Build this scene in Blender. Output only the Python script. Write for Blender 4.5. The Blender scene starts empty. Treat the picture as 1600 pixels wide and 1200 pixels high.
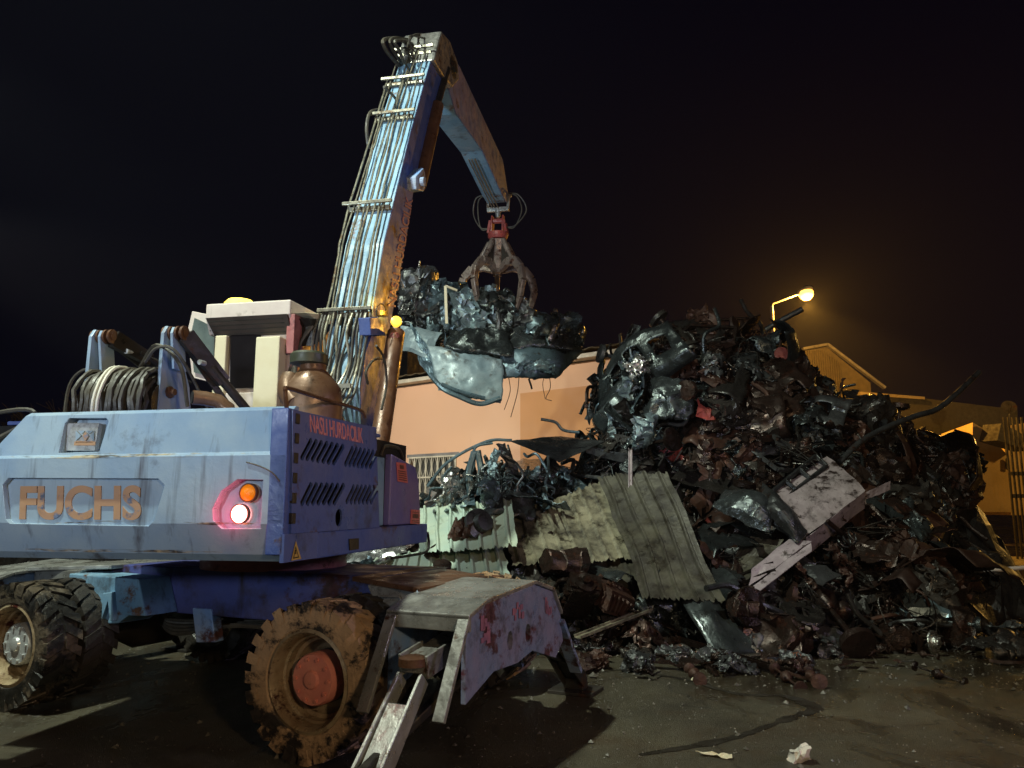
import bpy, bmesh, math, random
from math import sin, cos, pi, radians, sqrt
from mathutils import Vector as V, Matrix, noise, geometry
random.seed(7)
S = bpy.context.scene
COL = S.collection
# ------------------------------------------------------------------ camera, world, lights, exposure
FPX, TH, CAMZ = 1202.0, radians(9.0), 1.6
cam = bpy.data.objects.new('camera', bpy.data.cameras.new('camera')); COL.objects.link(cam)
cam.location = (0, 0, CAMZ); cam.rotation_euler = (radians(90)+TH, 0, 0)
cam.data.sensor_width = 36; cam.data.lens = FPX/1600*36; cam.data.clip_end = 500; cam.data.clip_start = .05
S.camera = cam
w = bpy.data.worlds.new('World'); S.world = w; w.use_nodes = True
wn = w.node_tree; bg = wn.nodes['Background']; bg.inputs[0].default_value = (.05, .05, .26, 1); bg.inputs[1].default_value = .012
S.view_settings.view_transform = 'Standard'; S.view_settings.look = 'None'; S.view_settings.exposure = 0; S.view_settings.gamma = 1
S.cycles.max_bounces = 5

def spot(name, loc, tgt, col, e, size=60, rad=.15, blend=.5):
    l = bpy.data.lights.new(name, 'SPOT'); l.energy = e; l.color = col; l.spot_size = radians(size); l.shadow_soft_size = rad; l.spot_blend = blend
    o = bpy.data.objects.new(name, l); COL.objects.link(o); o.location = loc
    o.rotation_euler = (V(tgt)-V(loc)).to_track_quat('-Z', 'Y').to_euler(); return o
def point(name, loc, col, e, rad=.1):
    l = bpy.data.lights.new(name, 'POINT'); l.energy = e; l.color = col; l.shadow_soft_size = rad
    o = bpy.data.objects.new(name, l); COL.objects.link(o); o.location = loc; return o
spot('yard_floodlight', (-5.2, 2.8, 12.5), (-1.9, 9.6, 1.0), (.90, 1.0, .82), 8600, 72, .22, 1.0)
spot('low_floodlight', (-7.0, -5, 3.0), (-1.2, 10, 6.6), (.76, .88, 1.0), 2500, 54, .3, .7)
spot('boom_fill', (-6.0, -3.5, 3.5), (-1.4, 9.2, 7.4), (.74, .88, 1.0), 1900, 36, .3, .8)  # unseen extra spot, added to lift the boom's brightness
spot('wall_fill', (-11.0, 12.0, 6.8), (-.8, 19.5, 2.6), (1.0, .93, .80), 5200, 46, .25, .6)  # off-frame spot added to brighten the peach wall
spot('stick_fill', (-3.6, 4.6, 3.2), (-.75, 12.2, 7.4), (.66, .88, 1.0), 700, 30, .15, .7)  # added fill so the stick's underside reads bright
spot('scrap_fill', (-7.5, 7.5, 7.5), (-1.4, 11.8, 1.2), (.86, 1.0, .94), 1900, 46, .25, .8)  # unseen spot put in to light the mint sheets separately
spot('warm_floodlight', (4.5, -6, 4.5), (.8, 6.5, .6), (1.0, .72, .42), 1350, 110, .4, .9)
spot('purple_floodlight', (7.0, 2.0, 3.2), (-1.5, 8, 2.2), (.74, .64, 1.0), 370, 75, .4)

# ------------------------------------------------------------------ geometry helpers
def ray(px, py):
    x = (px-800)/FPX; y = (600-py)/FPX
    return V((x, cos(TH)-sin(TH)*y, sin(TH)+cos(TH)*y))
CAM = V((0, 0, CAMZ))
def onplane(px, py, p0, n):
    d = ray(px, py); return CAM + d*((V(p0)-CAM).dot(V(n))/d.dot(V(n)))
def atY(px, py, Y):
    d = ray(px, py); return CAM + d*(Y/d.y)
def onz(px, py, z=0): return onplane(px, py, (0, 0, z), (0, 0, 1))
class Frame:
    def __init__(s, o, ex):
        s.o = V(o); s.x = V(ex).normalized(); s.z = V((0, 0, 1)); s.y = s.z.cross(s.x)
    def p(s, a, b, z): return s.o + s.x*a + s.y*b + s.z*z
    def A(s, px, py, a): return onplane(px, py, s.p(a, 0, 0), s.x)
    def B(s, px, py, b): return onplane(px, py, s.p(0, b, 0), s.y)
UP = Frame((-1.27, 4.33, 0), (.981, -.196, 0))
UC = Frame((-2.09, 6.95, 0), (.904, -.428, 0))

class MB:
    def __init__(s): s.v = []; s.f = []
    def add(s, vs, fs):
        o = len(s.v); s.v += [V(v) for v in vs]; s.f += [tuple(i+o for i in f) for f in fs]; return s
    def box(s, F, a0, a1, b0, b1, z0, z1):
        c = [F.p(a, b, z) for z in (z0, z1) for b in (b0, b1) for a in (a0, a1)]
        return s.add(c, [(0, 2, 3, 1), (4, 5, 7, 6), (0, 1, 5, 4), (2, 6, 7, 3), (0, 4, 6, 2), (1, 3, 7, 5)])
    def prism(s, pts, vec):
        n = len(pts); vec = V(vec); pts = [V(p) for p in pts]
        return s.add(pts+[p+vec for p in pts], [tuple(range(n))[::-1], tuple(range(n, 2*n))]+[(i, (i+1) % n, n+(i+1) % n, n+i) for i in range(n)])
    def bar(s, p, q, w0, h0, w1=None, h1=None, up=(0, 0, 1)):
        p = V(p); q = V(q); w1 = w0 if w1 is None else w1; h1 = h0 if h1 is None else h1
        d = (q-p).normalized(); u = V(up)
        if abs(d.dot(u)) > .98: u = V((0, 1, 0))
        x = d.cross(u).normalized(); y = x.cross(d)
        c = [p+x*sx*w0/2+y*sy*h0/2 for sx, sy in ((-1, -1), (1, -1), (1, 1), (-1, 1))]+[q+x*sx*w1/2+y*sy*h1/2 for sx, sy in ((-1, -1), (1, -1), (1, 1), (-1, 1))]
        return s.add(c, [(3, 2, 1, 0), (4, 5, 6, 7), (0, 1, 5, 4), (1, 2, 6, 5), (2, 3, 7, 6), (3, 0, 4, 7)])
    def tube(s, pts, r, n=8, caps=True):
        pts = [V(p) for p in pts]; m = len(pts); r = r if isinstance(r, (list, tuple)) else [r]*m
        vs = []; t0 = (pts[1]-pts[0]).normalized(); u = t0.orthogonal().normalized()
        for i, p in enumerate(pts):
            t = (pts[min(i+1, m-1)]-pts[max(i-1, 0)]).normalized()
            u = (u-t*u.dot(t)); u = u.normalized() if u.length > 1e-6 else t.orthogonal().normalized()
            x = t.cross(u)
            vs += [p+(u*cos(2*pi*k/n)+x*sin(2*pi*k/n))*r[i] for k in range(n)]
        fs = [(i*n+k, i*n+(k+1) % n, (i+1)*n+(k+1) % n, (i+1)*n+k) for i in range(m-1) for k in range(n)]
        if caps: fs += [tuple(range(n))[::-1], tuple(range((m-1)*n, m*n))]
        return s.add(vs, fs)
    def lathe(s, c, ax, prof, n=24, closed=False, caps=True):
        c = V(c); ax = V(ax).normalized(); u = ax.orthogonal().normalized(); x = ax.cross(u)
        if abs(ax.z) < .9: u = V((0, 0, 1)); u = (u-ax*u.dot(ax)).normalized(); x = ax.cross(u)
        vs = [c+ax*h+(u*cos(2*pi*k/n)+x*sin(2*pi*k/n))*r for r, h in prof for k in range(n)]
        m = len(prof); rng = range(m if closed else m-1)
        fs = [(i*n+k, i*n+(k+1) % n, ((i+1) % m)*n+(k+1) % n, ((i+1) % m)*n+k) for i in rng for k in range(n)]
        if not closed and caps: fs += [tuple(range(n))[::-1], tuple(range((m-1)*n, m*n))]
        return s.add(vs, fs)
    def mesh(s, name, off=(0, 0, 0), smooth=False):
        me = bpy.data.meshes.new(name); off = V(off)
        me.from_pydata([v-off for v in s.v], [], s.f); me.validate()
        bm = bmesh.new(); bm.from_mesh(me); bmesh.ops.recalc_face_normals(bm, faces=bm.faces); bm.to_mesh(me); bm.free()
        if smooth:
            me.shade_smooth()
            me.set_sharp_from_angle(angle=radians(35))
        return me
def arc(pts, n=24):
    "Catmull-Rom through points"
    pts = [V(p) for p in pts]; out = []
    P = [pts[0]*2-pts[1]]+pts+[pts[-1]*2-pts[-2]]
    k = max(1, n//(len(pts)-1))
    for i in range(1, len(P)-2):
        for j in range(k):
            t = j/k; a, b, c, d = P[i-1], P[i], P[i+1], P[i+2]
            out.append(.5*((2*b)+(c-a)*t+(2*a-5*b+4*c-d)*t*t+(3*b-a-3*c+d)*t**3))
    out.append(pts[-1]); return out
def rootloc(p):
    while p.parent: p = p.parent
    return V(p.location)
def link(name, mb, m, parent=None, smooth=False, bevel=0, label=None, off=None, solid=0):
    o0 = rootloc(parent) if parent else V(off or (0, 0, 0))
    me = mb.mesh(name, o0, smooth) if isinstance(mb, MB) else mb
    o = bpy.data.objects.new(name, me); COL.objects.link(o)
    if m and not len(me.materials): me.materials.append(m)
    if parent: o.parent = parent
    else: o.location = o0
    if solid:
        md = o.modifiers.new('solid', 'SOLIDIFY'); md.thickness = solid; md.offset = 0
    if bevel:
        md = o.modifiers.new('bevel', 'BEVEL'); md.width = bevel; md.segments = 2; md.limit_method = 'ANGLE'; md.angle_limit = radians(35)
    if label: o['label'] = label
    return o
def tag(o, label, cat, group=None, kind=None):
    o['label'] = label; o['category'] = cat
    if group: o['group'] = group
    if kind: o['kind'] = kind
    return o
def empty(name, loc, label, cat, group=None):
    o = bpy.data.objects.new(name, None); o.location = loc; o.empty_display_size = .1; COL.objects.link(o)
    return tag(o, label, cat, group)
def bake(o):
    dg = bpy.context.evaluated_depsgraph_get(); dg.update()
    return bpy.data.meshes.new_from_object(o.evaluated_get(dg))
def cut(o, mb):
    "boolean holes into o, baked; cutter removed"
    c = bpy.data.objects.new('cutter', mb.mesh('cutter', rootloc(o))); COL.objects.link(c)
    c.location = rootloc(o)
    bpy.context.view_layer.update()
    md = o.modifiers.new('b', 'BOOLEAN'); md.object = c; md.solver = 'EXACT'; md.use_self = True; md.operation = 'DIFFERENCE'
    bpy.context.view_layer.update()
    me = bake(o); o.modifiers.clear(); mats = list(o.data.materials); o.data = me
    if not len(me.materials):
        for m in mats: me.materials.append(m)
    bpy.data.objects.remove(c)
def text_mesh(s, size, ext=.004, shear=0, sx=1.0, off=0):
    c = bpy.data.curves.new('t', 'FONT'); c.body = s; c.size = size; c.extrude = ext; c.align_x = 'CENTER'; c.align_y = 'CENTER'; c.shear = shear; c.offset = off
    o = bpy.data.objects.new('t', c); COL.objects.link(o); bpy.context.view_layer.update()
    me = bake(o); bpy.data.objects.remove(o)
    me.transform(Matrix.Diagonal((sx, 1, 1, 1))); return me
def put_text(name, s, center, xdir, updir, size, m, parent, sx=1, ext=.003, shear=0, off=0):
    me = text_mesh(s, size, ext, shear, sx, off); me.name = name
    x = V(xdir).normalized(); y = V(updir); y = (y-x*y.dot(x)).normalized(); z = x.cross(y)
    M = Matrix((x, y, z)).transposed().to_4x4(); M.translation = V(center)-rootloc(parent)
    me.transform(M); me.materials.clear(); return link(name, me, m, parent)

# ------------------------------------------------------------------ materials
def mat(name, col, col2=None, bands=None, rust=0., rustcol=(.10, .035, .012), dirt=.4, dirtcol=(.03, .022, .016), rough=.45, metal=0., scale=3., bump=.3, bscale=14., streak=.0, rnd=0., emit=None, es=0., roughvar=.25):
    m = bpy.data.materials.new(name); m.use_nodes = True; t = m.node_tree; N = t.nodes; L = t.links
    B = N['Principled BSDF']; tc = N.new('ShaderNodeTexCoord'); co = tc.outputs['Object']
    oi = N.new('ShaderNodeObjectInfo')
    ad = N.new('ShaderNodeVectorMath'); ad.operation = 'ADD'; L.new(co, ad.inputs[0])
    cm = N.new('ShaderNodeVectorMath'); cm.operation = 'SCALE'; cm.inputs[0].default_value = (17, 31, 47); L.new(oi.outputs['Random'], cm.inputs['Scale']); L.new(cm.outputs[0], ad.inputs[1])
    co = ad.outputs[0]
    def nz(sc, det=5, rg=.6, mp=None):
        n = N.new('ShaderNodeTexNoise'); n.inputs['Scale'].default_value = sc; n.inputs['Detail'].default_value = det; n.inputs['Roughness'].default_value = rg
        if mp:
            q = N.new('ShaderNodeMapping'); q.inputs['Scale'].default_value = mp; L.new(co, q.inputs[0]); L.new(q.outputs[0], n.inputs['Vector'])
        else: L.new(co, n.inputs['Vector'])
        return n.outputs['Fac']
    def ramp(f, a, b):
        r = N.new('ShaderNodeMapRange'); r.inputs['From Min'].default_value = a; r.inputs['From Max'].default_value = b; r.clamp = True; L.new(f, r.inputs['Value']); return r.outputs[0]
    def mix(f, a, b):
        x = N.new('ShaderNodeMix'); x.data_type = 'RGBA'
        if isinstance(f, float): x.inputs[0].default_value = f
        else: L.new(f, x.inputs[0])
        for k, q in ((6, a), (7, b)):
            if isinstance(q, tuple): x.inputs[k].default_value = (*q, 1)
            else: L.new(q, x.inputs[k])
        return x.outputs[2]
    c = mix(ramp(nz(scale), .35, .65), col, col2 or tuple(v*.7 for v in col))
    if streak:
        st = ramp(nz(1, 4, .65, (9, 9, .8)), .68-streak*.25, .82-streak*.15); c = mix(st, c, dirtcol)
    if dirt:
        d = nz(scale*1.7, 7, .7); c = mix(ramp(d, .72-.3*dirt, .86-.2*dirt), c, dirtcol)
    if rust:
        r = nz(scale*.9, 8, .72, (1, 1, 1.3)); rm = ramp(r, .70-.35*rust, .76-.33*rust)
        c = mix(rm, c, mix(ramp(nz(scale*6), .4, .6), rustcol, tuple(v*.45 for v in rustcol)))
    if bands:
        sp = N.new('ShaderNodeSeparateXYZ'); L.new(tc.outputs['Object'], sp.inputs[0])
        for z_, w_ in bands:
            a = N.new('ShaderNodeMath'); a.operation = 'SUBTRACT'; L.new(sp.outputs['Z'], a.inputs[0]); a.inputs[1].default_value = z_
            b = N.new('ShaderNodeMath'); b.operation = 'ABSOLUTE'; L.new(a.outputs[0], b.inputs[0])
            n1 = nz(1, 6, .7, (2.2, 2.2, 30)); e = N.new('ShaderNodeMath'); e.operation = 'MULTIPLY'; L.new(ramp(b.outputs[0], w_, 0.0), e.inputs[0]); L.new(ramp(n1, .48, .66), e.inputs[1])
            c = mix(ramp(e.outputs[0], .15, .5), c, mix(ramp(nz(14), .4, .6), (.42, .34, .22), (.06, .05, .045)))
    if rnd:
        h = N.new('ShaderNodeHueSaturation'); L.new(c, h.inputs['Color'])
        mr = N.new('ShaderNodeMapRange'); mr.inputs['To Min'].default_value = 1-rnd; mr.inputs['To Max'].default_value = 1+rnd*1.3; L.new(oi.outputs['Random'], mr.inputs[0]); L.new(mr.outputs[0], h.inputs['Value']); c = h.outputs[0]
    L.new(c, B.inputs['Base Color'])
    rr = N.new('ShaderNodeMapRange'); rr.inputs['To Min'].default_value = max(.05, rough-roughvar); rr.inputs['To Max'].default_value = min(1, rough+roughvar); rr.inputs['From Min'].default_value = .3; rr.inputs['From Max'].default_value = .7
    L.new(nz(scale*2.3), rr.inputs[0]); L.new(rr.outputs[0], B.inputs['Roughness'])
    B.inputs['Metallic'].default_value = metal
    if bump:
        bp = N.new('ShaderNodeBump'); bp.inputs['Strength'].default_value = bump; bp.inputs['Distance'].default_value = .02; L.new(nz(bscale, 6, .65), bp.inputs['Height']); L.new(bp.outputs[0], B.inputs['Normal'])
    if emit:
        B.inputs['Emission Color'].default_value = (*emit, 1); B.inputs['Emission Strength'].default_value = es
    return m
BLUE = (.10, .22, .50)
M = dict(
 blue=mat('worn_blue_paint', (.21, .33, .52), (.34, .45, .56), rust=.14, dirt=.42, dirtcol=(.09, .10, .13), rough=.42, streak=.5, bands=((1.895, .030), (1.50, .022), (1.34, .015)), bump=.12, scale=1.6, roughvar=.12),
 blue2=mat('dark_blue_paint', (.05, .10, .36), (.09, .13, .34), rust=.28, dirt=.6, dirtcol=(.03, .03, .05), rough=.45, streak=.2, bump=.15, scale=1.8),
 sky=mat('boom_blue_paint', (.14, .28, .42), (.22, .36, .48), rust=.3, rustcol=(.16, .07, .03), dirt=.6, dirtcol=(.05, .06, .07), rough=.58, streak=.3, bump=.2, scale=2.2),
 under=mat('undercarriage_paint', (.16, .30, .60), (.30, .36, .46), rust=.5, rustcol=(.09, .035, .03), dirt=.75, dirtcol=(.045, .035, .03), rough=.5, bump=.35, scale=2.4),
 plate=mat('worn_end_plate', (.16, .22, .35), (.22, .21, .32), rust=.46, rustcol=(.11, .04, .06), dirt=.7, dirtcol=(.05, .045, .06), rough=.42, bump=.4, scale=4, streak=.2),
 bare=mat('bare_grey_steel', (.42, .42, .40), (.26, .25, .23), rust=.35, dirt=.5, rough=.38, metal=.55, bump=.25, scale=4),
 dark=mat('dark_steel', (.035, .032, .03), (.06, .05, .04), rust=.3, dirt=.4, rough=.45, metal=.5, bump=.3),
 black=mat('black_interior', (.004, .004, .004), dirt=0, rough=.9, bump=0),
 rubber=mat('muddy_rubber', (.022, .02, .018), (.04, .032, .025), rust=0, dirt=.3, rough=.5, bump=.7, bscale=22, scale=5),
 mud=mat('tyre_mud', (.36, .23, .13), (.50, .33, .19), rust=.56, rustcol=(.035, .026, .022), dirt=.5, dirtcol=(.03, .022, .016), rough=.75, bump=.8, bscale=18, scale=3.4),
 mudblack=mat('oily_muddy_rubber', (.06, .045, .03), (.13, .10, .07), rust=.75, rustcol=(.02, .018, .016), dirt=.6, dirtcol=(.02, .017, .014), rough=.4, bump=.8, bscale=18, scale=2.6),
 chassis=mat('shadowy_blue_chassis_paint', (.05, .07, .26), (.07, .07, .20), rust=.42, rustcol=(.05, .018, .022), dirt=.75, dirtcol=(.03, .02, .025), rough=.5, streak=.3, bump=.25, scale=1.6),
 rim=mat('grimy_rim', (.24, .16, .09), (.44, .35, .22), rust=.4, rustcol=(.08, .02, .015), dirt=.4, rough=.35, metal=.3, bump=.3, scale=6),
 hub=mat('pink_red_hub', (.66, .22, .17), (.74, .28, .20), dirt=.35, rough=.5, bump=.3, scale=9),
 white=mat('off_white_paint', (.56, .47, .44), (.62, .54, .49), rust=.12, dirt=.35, dirtcol=(.16, .12, .10), rough=.5, streak=.2, bump=.12, scale=3),
 cream=mat('cream_board', (.66, .58, .40), (.70, .64, .46), dirt=.25, dirtcol=(.3, .22, .12), rough=.6, bump=.1, scale=3),
 pink=mat('faded_red_paint', (.42, .16, .15), (.30, .10, .10), rust=.3, dirt=.6, dirtcol=(.06, .04, .04), rough=.5, bump=.25, scale=5),
 grille=mat('brown_grille', (.045, .028, .02), (.03, .02, .016), dirt=.5, rough=.6, bump=.3),
 glass=mat('dark_cab_glass', (.012, .010, .012), dirt=.2, rough=.12, bump=0, roughvar=.05),
 greyglass=mat('dirty_cab_glass', (.12, .15, .14), (.08, .10, .10), dirt=.3, rough=.25, bump=.05),
 hose=mat('dusty_hose', (.08, .07, .05), (.035, .03, .025), dirt=.4, rough=.55, bump=.2, scale=6),
 pipe=mat('hydraulic_pipe', (.25, .23, .17), (.12, .11, .085), rust=.42, rustcol=(.12, .07, .03), dirt=.5, rough=.38, metal=.35, bump=.1, scale=7),
 rope=mat('pale_strap', (.78, .74, .62), dirt=.2, rough=.8, bump=.2),
 rustc=mat('rusty_brown_cylinder', (.09, .04, .022), (.15, .07, .035), rust=.4, dirt=.5, rough=.42, bump=.3, metal=.2),
 cleaner=mat('rusty_air_cleaner', (.15, .075, .04), (.22, .13, .075), rust=.35, dirt=.5, rough=.4, bump=.2, metal=.3),
 olive=mat('olive_cap', (.055, .06, .035), dirt=.4, rough=.5, bump=.2),
 chrome=mat('cylinder_rod', (.6, .6, .58), dirt=.3, rough=.18, metal=.9, bump=0),
 letter=mat('worn_orange_lettering', (.52, .30, .16), (.46, .27, .17), rust=.42, rustcol=(.16, .22, .36), dirt=.35, dirtcol=(.12, .13, .16), rough=.5, bump=.1, scale=7),
 letterpink=mat('pink_red_lettering', (.78, .30, .32), (.66, .24, .28), dirt=.35, dirtcol=(.10, .06, .09), rough=.5, bump=.05, scale=9),
 faint=mat('faded_red_lettering', (.36, .14, .20), (.20, .10, .18), dirt=.5, dirtcol=(.08, .06, .12), rough=.5, bump=.05, scale=9),
 sticker=mat('red_sticker', (.70, .15, .14), dirt=.15, rough=.4, bump=0),
 stickerw=mat('sticker_print', (.12, .03, .03), dirt=.1, rough=.4, bump=0),
 yellow=mat('yellow_sticker', (.62, .40, .10), dirt=.3, rough=.4, bump=0),
 silver=mat('silver_badge', (.50, .52, .52), (.40, .42, .44), dirt=.35, rough=.35, metal=.3, bump=.05, scale=9),
 amber=mat('amber_lens', (.85, .25, .01), dirt=.15, rough=.25, bump=.3, bscale=60, emit=(1, .26, .005), es=.42),
 redlit=mat('lit_red_lens', (.9, .3, .25), dirt=0, rough=.3, bump=0, emit=(1.0, .30, .24), es=14),
 beacon=mat('lit_beacon', (.9, .7, .1), dirt=0, rough=.3, bump=0, emit=(1, .72, .10), es=3),
 worklit=mat('lit_work_light', (.9, .6, .1), dirt=0, rough=.3, bump=0, emit=(1, .52, .05), es=1.7),
 sodium=mat('sodium_lamp', (.9, .6, .2), dirt=0, rough=.3, bump=0, emit=(1, .46, .07), es=5),
 galv=mat('galvanised_pole', (.35, .34, .30), dirt=.3, rough=.5, bump=.1),
 redm=mat('grapple_red', (.34, .06, .05), (.24, .05, .045), rust=.35, rustcol=(.08, .03, .02), dirt=.5, rough=.4, bump=.25, scale=7),
 tine=mat('worn_grapple_steel', (.26, .20, .17), (.16, .12, .10), rust=.45, rustcol=(.11, .045, .03), dirt=.4, rough=.38, metal=.4, bump=.35, scale=5),
 plaster=mat('peach_plaster', (.80, .49, .30), (.76, .46, .28), dirt=.15, dirtcol=(.42, .26, .16), rough=.85, bump=.12, bscale=5, scale=.5, streak=.06),
 eave=mat('grey_fascia', (.26, .25, .23), (.16, .15, .14), dirt=.5, rough=.7, bump=.2),
 roofs=mat('corrugated_roof', (.22, .17, .09), (.14, .11, .06), rust=.3, dirt=.5, rough=.6, bump=.2),
 yellowwall=mat('ochre_render', (.40, .27, .11), (.32, .22, .09), dirt=.4, dirtcol=(.2, .13, .05), rough=.85, bump=.2, scale=.8),
 darkwall=mat('dark_wall', (.03, .025, .02), dirt=.3, rough=.8, bump=.2),
 grid=mat('cream_grille_bars', (.72, .66, .50), dirt=.25, rough=.5, bump=0),
 winglass=mat('grey_window_glass', (.10, .10, .09), dirt=.2, rough=.2, bump=0),
 bark=mat('bare_bark', (.10, .075, .05), dirt=.3, rough=.9, bump=.4),
)
# scrap materials: dirty wet metals; their mix carries the cool light on the left
def scrapmat(n, c, c2, rust, rc=(.09, .035, .02), metal=.5, rough=.34, dirt=.5, sc=4, bump=.5, rnd=.45):
    return mat(n, c, c2, rust=rust, rustcol=rc, dirt=dirt, dirtcol=(.022, .017, .014), rough=rough, metal=metal, scale=sc, bump=bump, bscale=12, rnd=rnd, roughvar=.2)
SM = dict(
 bonnetpaint=scrapmat('dull_blue_grey_bonnet_paint', (.15, .21, .24), (.24, .30, .32), .25, rc=(.08, .08, .07), metal=.15, rough=.42, dirt=.55, sc=2.2, bump=.3, rnd=0),
 burnt=scrapmat('burnt_pale_panel', (.38, .32, .33), (.26, .22, .22), .50, rc=(.045, .03, .026), metal=.2, rough=.4, dirt=.6, rnd=0),
 paleblue=scrapmat('scrap_pale_blue_panel', (.21, .28, .30), (.14, .185, .20), .25, metal=.5, rough=.36, dirt=.5, rnd=.2),
 wet=scrapmat('scrap_wet_dark_steel', (.085, .098, .10), (.045, .052, .053), .2, rc=(.05, .04, .03), metal=.75, rough=.26, bump=.6),
 ochredark=scrapmat('scrap_dark_sheet', (.085, .078, .055), (.05, .046, .036), .42, rc=(.03, .024, .016), metal=.15, rough=.42, dirt=.95, sc=2.6, rnd=0),
 grey=scrapmat('scrap_grey_steel', (.10, .104, .105), (.055, .057, .058), .3, metal=.65),
 blue=scrapmat('scrap_bluish_panel', (.15, .21, .24), (.09, .13, .15), .22, metal=.55, rough=.3),
 brown=scrapmat('scrap_brown_steel', (.036, .020, .015), (.022, .015, .012), .45, rc=(.06, .024, .015), metal=.55, rough=.3),
 black=scrapmat('scrap_black_oily', (.025, .022, .02), (.045, .04, .035), .15, metal=.4, rough=.25),
 rust=scrapmat('scrap_rusty', (.06, .026, .016), (.035, .017, .012), .4, rc=(.07, .028, .017), metal=.3, rough=.5),
 silver=scrapmat('scrap_bright_alloy', (.5, .5, .48), (.3, .29, .27), .15, metal=.9, rough=.3, dirt=.6),
 pinkw=scrapmat('scrap_pale_pink_paint', (.36, .30, .32), (.26, .21, .23), .42, rc=(.05, .03, .028), metal=.15, rough=.42, dirt=.45, rnd=0),
 red=scrapmat('scrap_red_paint', (.36, .06, .05), (.25, .06, .05), .35, metal=.2),
 mint=scrapmat('scrap_mint_sheet', (.36, .46, .40), (.44, .49, .38), .25, rc=(.30, .24, .10), metal=.1, rough=.5, dirt=.35, sc=1.6, rnd=0),
 ochre=scrapmat('scrap_ochre_sheet', (.27, .245, .165), (.13, .12, .085), .40, rc=(.045, .035, .02), metal=.1, rough=.5, dirt=.9, sc=2.6, rnd=0),
 carblue=scrapmat('wreck_blue_grey', (.13, .20, .24), (.09, .13, .155), .25, rc=(.10, .09, .07), metal=.5, rough=.32, dirt=.45, sc=2.2, rnd=0),
 copper=scrapmat('scrap_copper', (.60, .25, .14), (.4, .16, .09), .1, metal=.6),
 yellow=scrapmat('scrap_yellow', (.5, .42, .08), (.45, .3, .08), .2, metal=.1),
)

# ------------------------------------------------------------------ helpers for tracing on planes of the machine
def polyA(a, pts): return [UP.A(x, y, a) for x, y in pts]
def polyB(b, pts): return [UP.B(x, y, b) for x, y in pts]
def ucA(u, pts): return [UC.A(x, y, u) for x, y in pts]
def ucB(w_, pts): return [UC.B(x, y, w_) for x, y in pts]
def fit_text(name, s, bl, br, tl, m, parent, ext=.003, off=0):
    me = text_mesh(s, 1.0, ext, 0, 1, off); me.name = name
    xs = [v.co.x for v in me.vertices]; ys = [v.co.y for v in me.vertices]
    x0, x1, y0, y1 = min(xs), max(xs), min(ys), max(ys); r = rootloc(parent)
    X = (V(br)-V(bl)); Y = (V(tl)-V(bl)); Z = X.cross(Y).normalized()
    for v in me.vertices:
        c = v.co; v.co = V(bl)-r+X*((c.x-x0)/(x1-x0))+Y*((c.y-y0)/(y1-y0))+Z*c.z
    me.materials.clear(); return link(name, me, m, parent)

# ------------------------------------------------------------------ the material handler
mh = empty('material_handler', (-2.05, 6.95, 0), 'blue wheeled scrap handling machine with raised boom, white cab and four-claw grab', 'scrap handler')
# --- undercarriage
F = UC
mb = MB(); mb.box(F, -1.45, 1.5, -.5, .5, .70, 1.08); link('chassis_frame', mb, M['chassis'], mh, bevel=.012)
mb = MB(); mb.prism(ucB(-.515, [(300, 950), (330, 952), (336, 1004), (306, 1004)]), F.y*.1); link('mounting_bracket', mb, M['under'], mh, bevel=.01)
mb = MB(); mb.lathe((UC.o.x, UC.o.y, 1.075), (0, 0, 1), [(.62, 0), (.62, .09), (.56, .09), (.56, .23)], 48); link('slewing_ring', mb, M['pink'], mh, smooth=True)
mb = MB()
for s in (-1, 1):
    mb = MB(); mb.lathe(F.p(1.5*s, 0, .52), F.y, [(.11, -.8), (.13, -.35), (.22, -.18), (.22, .18), (.13, .35), (.11, .8)], 16); mb.box(F, 1.5*s-.12, 1.5*s+.12, -.3, .3, .5, .74)
    link('axle', mb, M['dark'], mh, smooth=True)
mb = MB()
for k in range(5): mb.tube(arc([F.p(-1.2+.1*k, -.2-.05*k, .7), F.p(-.8, -.35, .5+.03*k), F.p(0, -.4+.1*k, .62), F.p(.9, -.3, .58+.02*k)], 18), .016, 6)
link('brake_hose', mb, M['hose'], mh, smooth=True)
# left fender-like bracket, pale blue
mb = MB(); mb.prism(ucB(-.82, [(108, 896), (216, 905), (228, 963), (200, 962), (184, 974), (147, 976), (104, 968)]), F.y*.32)
br = link('outrigger_bracket', mb, M['sky'], mh, bevel=.01)
mb = MB(); mb.prism(ucB(-.86, [(160, 927), (174, 925), (177, 970), (171, 970), (168, 940), (158, 970)]), F.y*.05); link('stiffener', mb, M['sky'], br, bevel=.006)
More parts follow.
